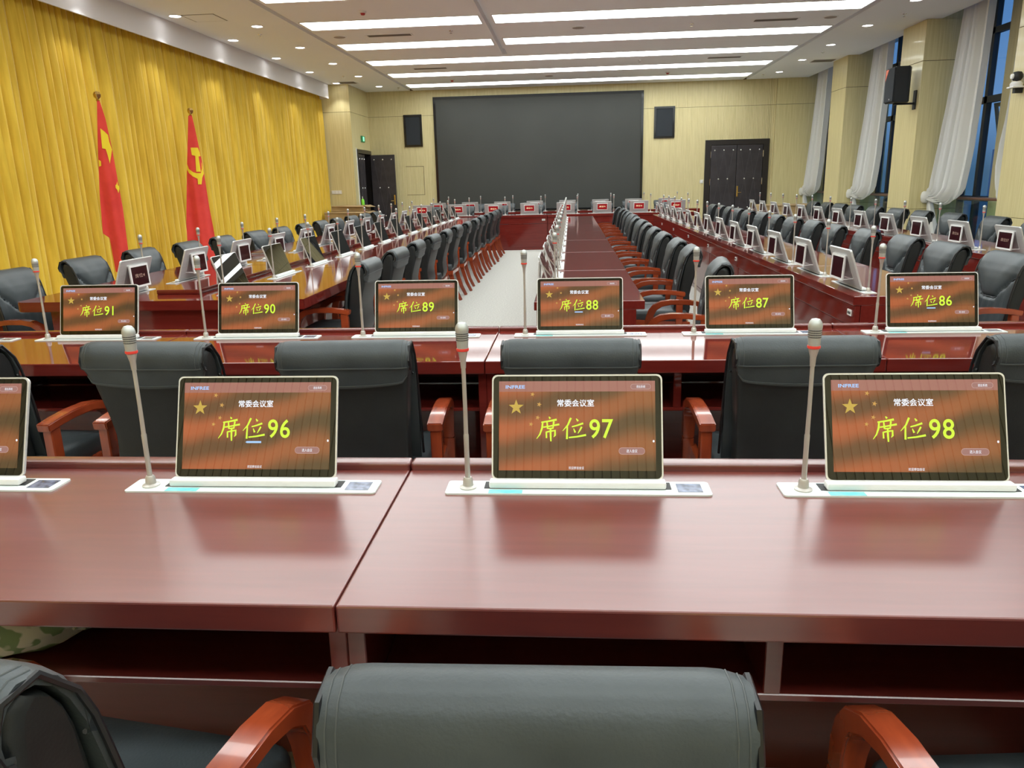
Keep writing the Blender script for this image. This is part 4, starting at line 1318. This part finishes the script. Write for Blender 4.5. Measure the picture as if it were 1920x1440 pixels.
for i, x in enumerate(DX1):
    station(x, 17.45, R_(180), 'silver monitor back with red seat %d display on the front cross table' % (69 + i) + (', window end' if i == 0 else ', curtain end' if i == 7 else ''), 'gooseneck microphone at seat %d of the front cross table' % (69 + i) + (', window end' if i == 0 else ', curtain end' if i == 7 else ''), 'monitors of the front cross table', 'microphones of the front cross table', rear='flat', rnum=69 + i)
for i, x in enumerate(DX2):
    station(x, 19.3, R_(180), 'silver monitor back on the rear cross table, %s from the window side' % ORD[i], 'gooseneck microphone on the rear cross table, %s from the window side' % ORD[i], 'monitors of the rear cross table', 'microphones of the rear cross table', rear='flat')

# ------------------------------------------------------------------ small loose things
def carton(x0, x1, y0, y1, z0, z1, lb, flap=False):
    t = thing('cardboard_box', ((x0 + x1) / 2, (y0 + y1) / 2, z0), 0, lb, 'box', 'cardboard boxes')
    hx, hy, h = (x1 - x0) / 2, (y1 - y0) / 2, z1 - z0
    obj('carton', MB().bbox(-hx, hx, -hy, hy, 0, h - .004, .004, 1), M_CARD, t)
    obj('tape', MB().box(-hx - .001, hx + .001, -.03, .03, h - .0035, h - .0028), mat('parcel_tape', (.46, .34, .19), .3), t, smooth=0)
    f = MB()
    f.add([(-hx, -hy, h), (hx, -hy, h), (hx + .05, -hy - .10, h - .03), (-hx, -hy - .02, h - .012)], [(0, 1, 2, 3)])
    f.add([(hx, -hy, h), (hx, hy, h), (hx + .13, hy, h - .05), (hx + .11, -hy, h - .03)], [(0, 1, 2, 3)])
    o = obj('flap', f, M_CARD, t, smooth=0)
    md = o.modifiers.new('thick', 'SOLIDIFY')
    md.thickness = .004
    return t
carton(-5.80, -4.84, 18.25, 19.10, 0, .86, 'large cardboard box under a flatter one beside the golden curtain')
carton(-5.68, -4.92, 18.45, 19.15, .862, 1.0, 'flat cardboard box on top of a larger one, green bottle standing on it')
carton(4.32, 5.55, 18.75, 19.5, 0, .80, 'cardboard box on the floor before the double door by the windows')
t = thing('pump_bottle', (-5.02, 18.85, 1.0), 0, 'small green pump bottle standing on the top cardboard box', 'bottle')
obj('bottle_body', MB().lathe([(0, .001), (.036, .001), (.038, .02), (.038, .11), (.030, .135), (.013, .145), (.013, .152), (0, .152)], 18), M_GREEN, t)
obj('pump', MB().tube([(0, 0, .152), (0, 0, .195), (.004, -.03, .198)], .006, 8), M_WHITE, t)
t = thing('fabric_bag', (-1.17, 1.32, .527), R_(8), 'leaf-patterned cloth bag stuffed in the shelf under the closest table', 'bag')
rings = []
for k in range(9):
    q = k / 8
    x = -.17 + .34 * q
    s_ = max(.12, math.sin(math.pi * min(max(q * .92 + .05, 0), 1)) ** .5)
    rings.append([(x + .01 * math.sin(a * 3), .085 * s_ * math.cos(a) + .006 * math.sin(5 * a + k), .072 + .068 * s_ * math.sin(a) + .004 * math.sin(4 * a + k * 2)) for a in [2 * math.pi * j / 20 for j in range(20)]])
obj('bag_body', MB().loft(rings), M_BAG, t, smooth=60)
obj('bag_hem', MB().tube([rings[8][j] for j in range(20)] + [rings[8][0]], .005, 6), M_BAG, t)
t = thing('folder', (-3.36, 8.42, .75), R_(4), 'closed brown folder lying on the curtain half of the wide table', 'folder')
obj('cover', MB().bbox(-.13, .13, -.17, .17, .014, .018, .001, 1).bbox(-.13, .13, -.17, .17, 0, .004, .001, 1), M_NOTE, t)
obj('pages', MB().box(-.122, .126, -.163, .163, .004, .014), M_WHITE, t, smooth=0)
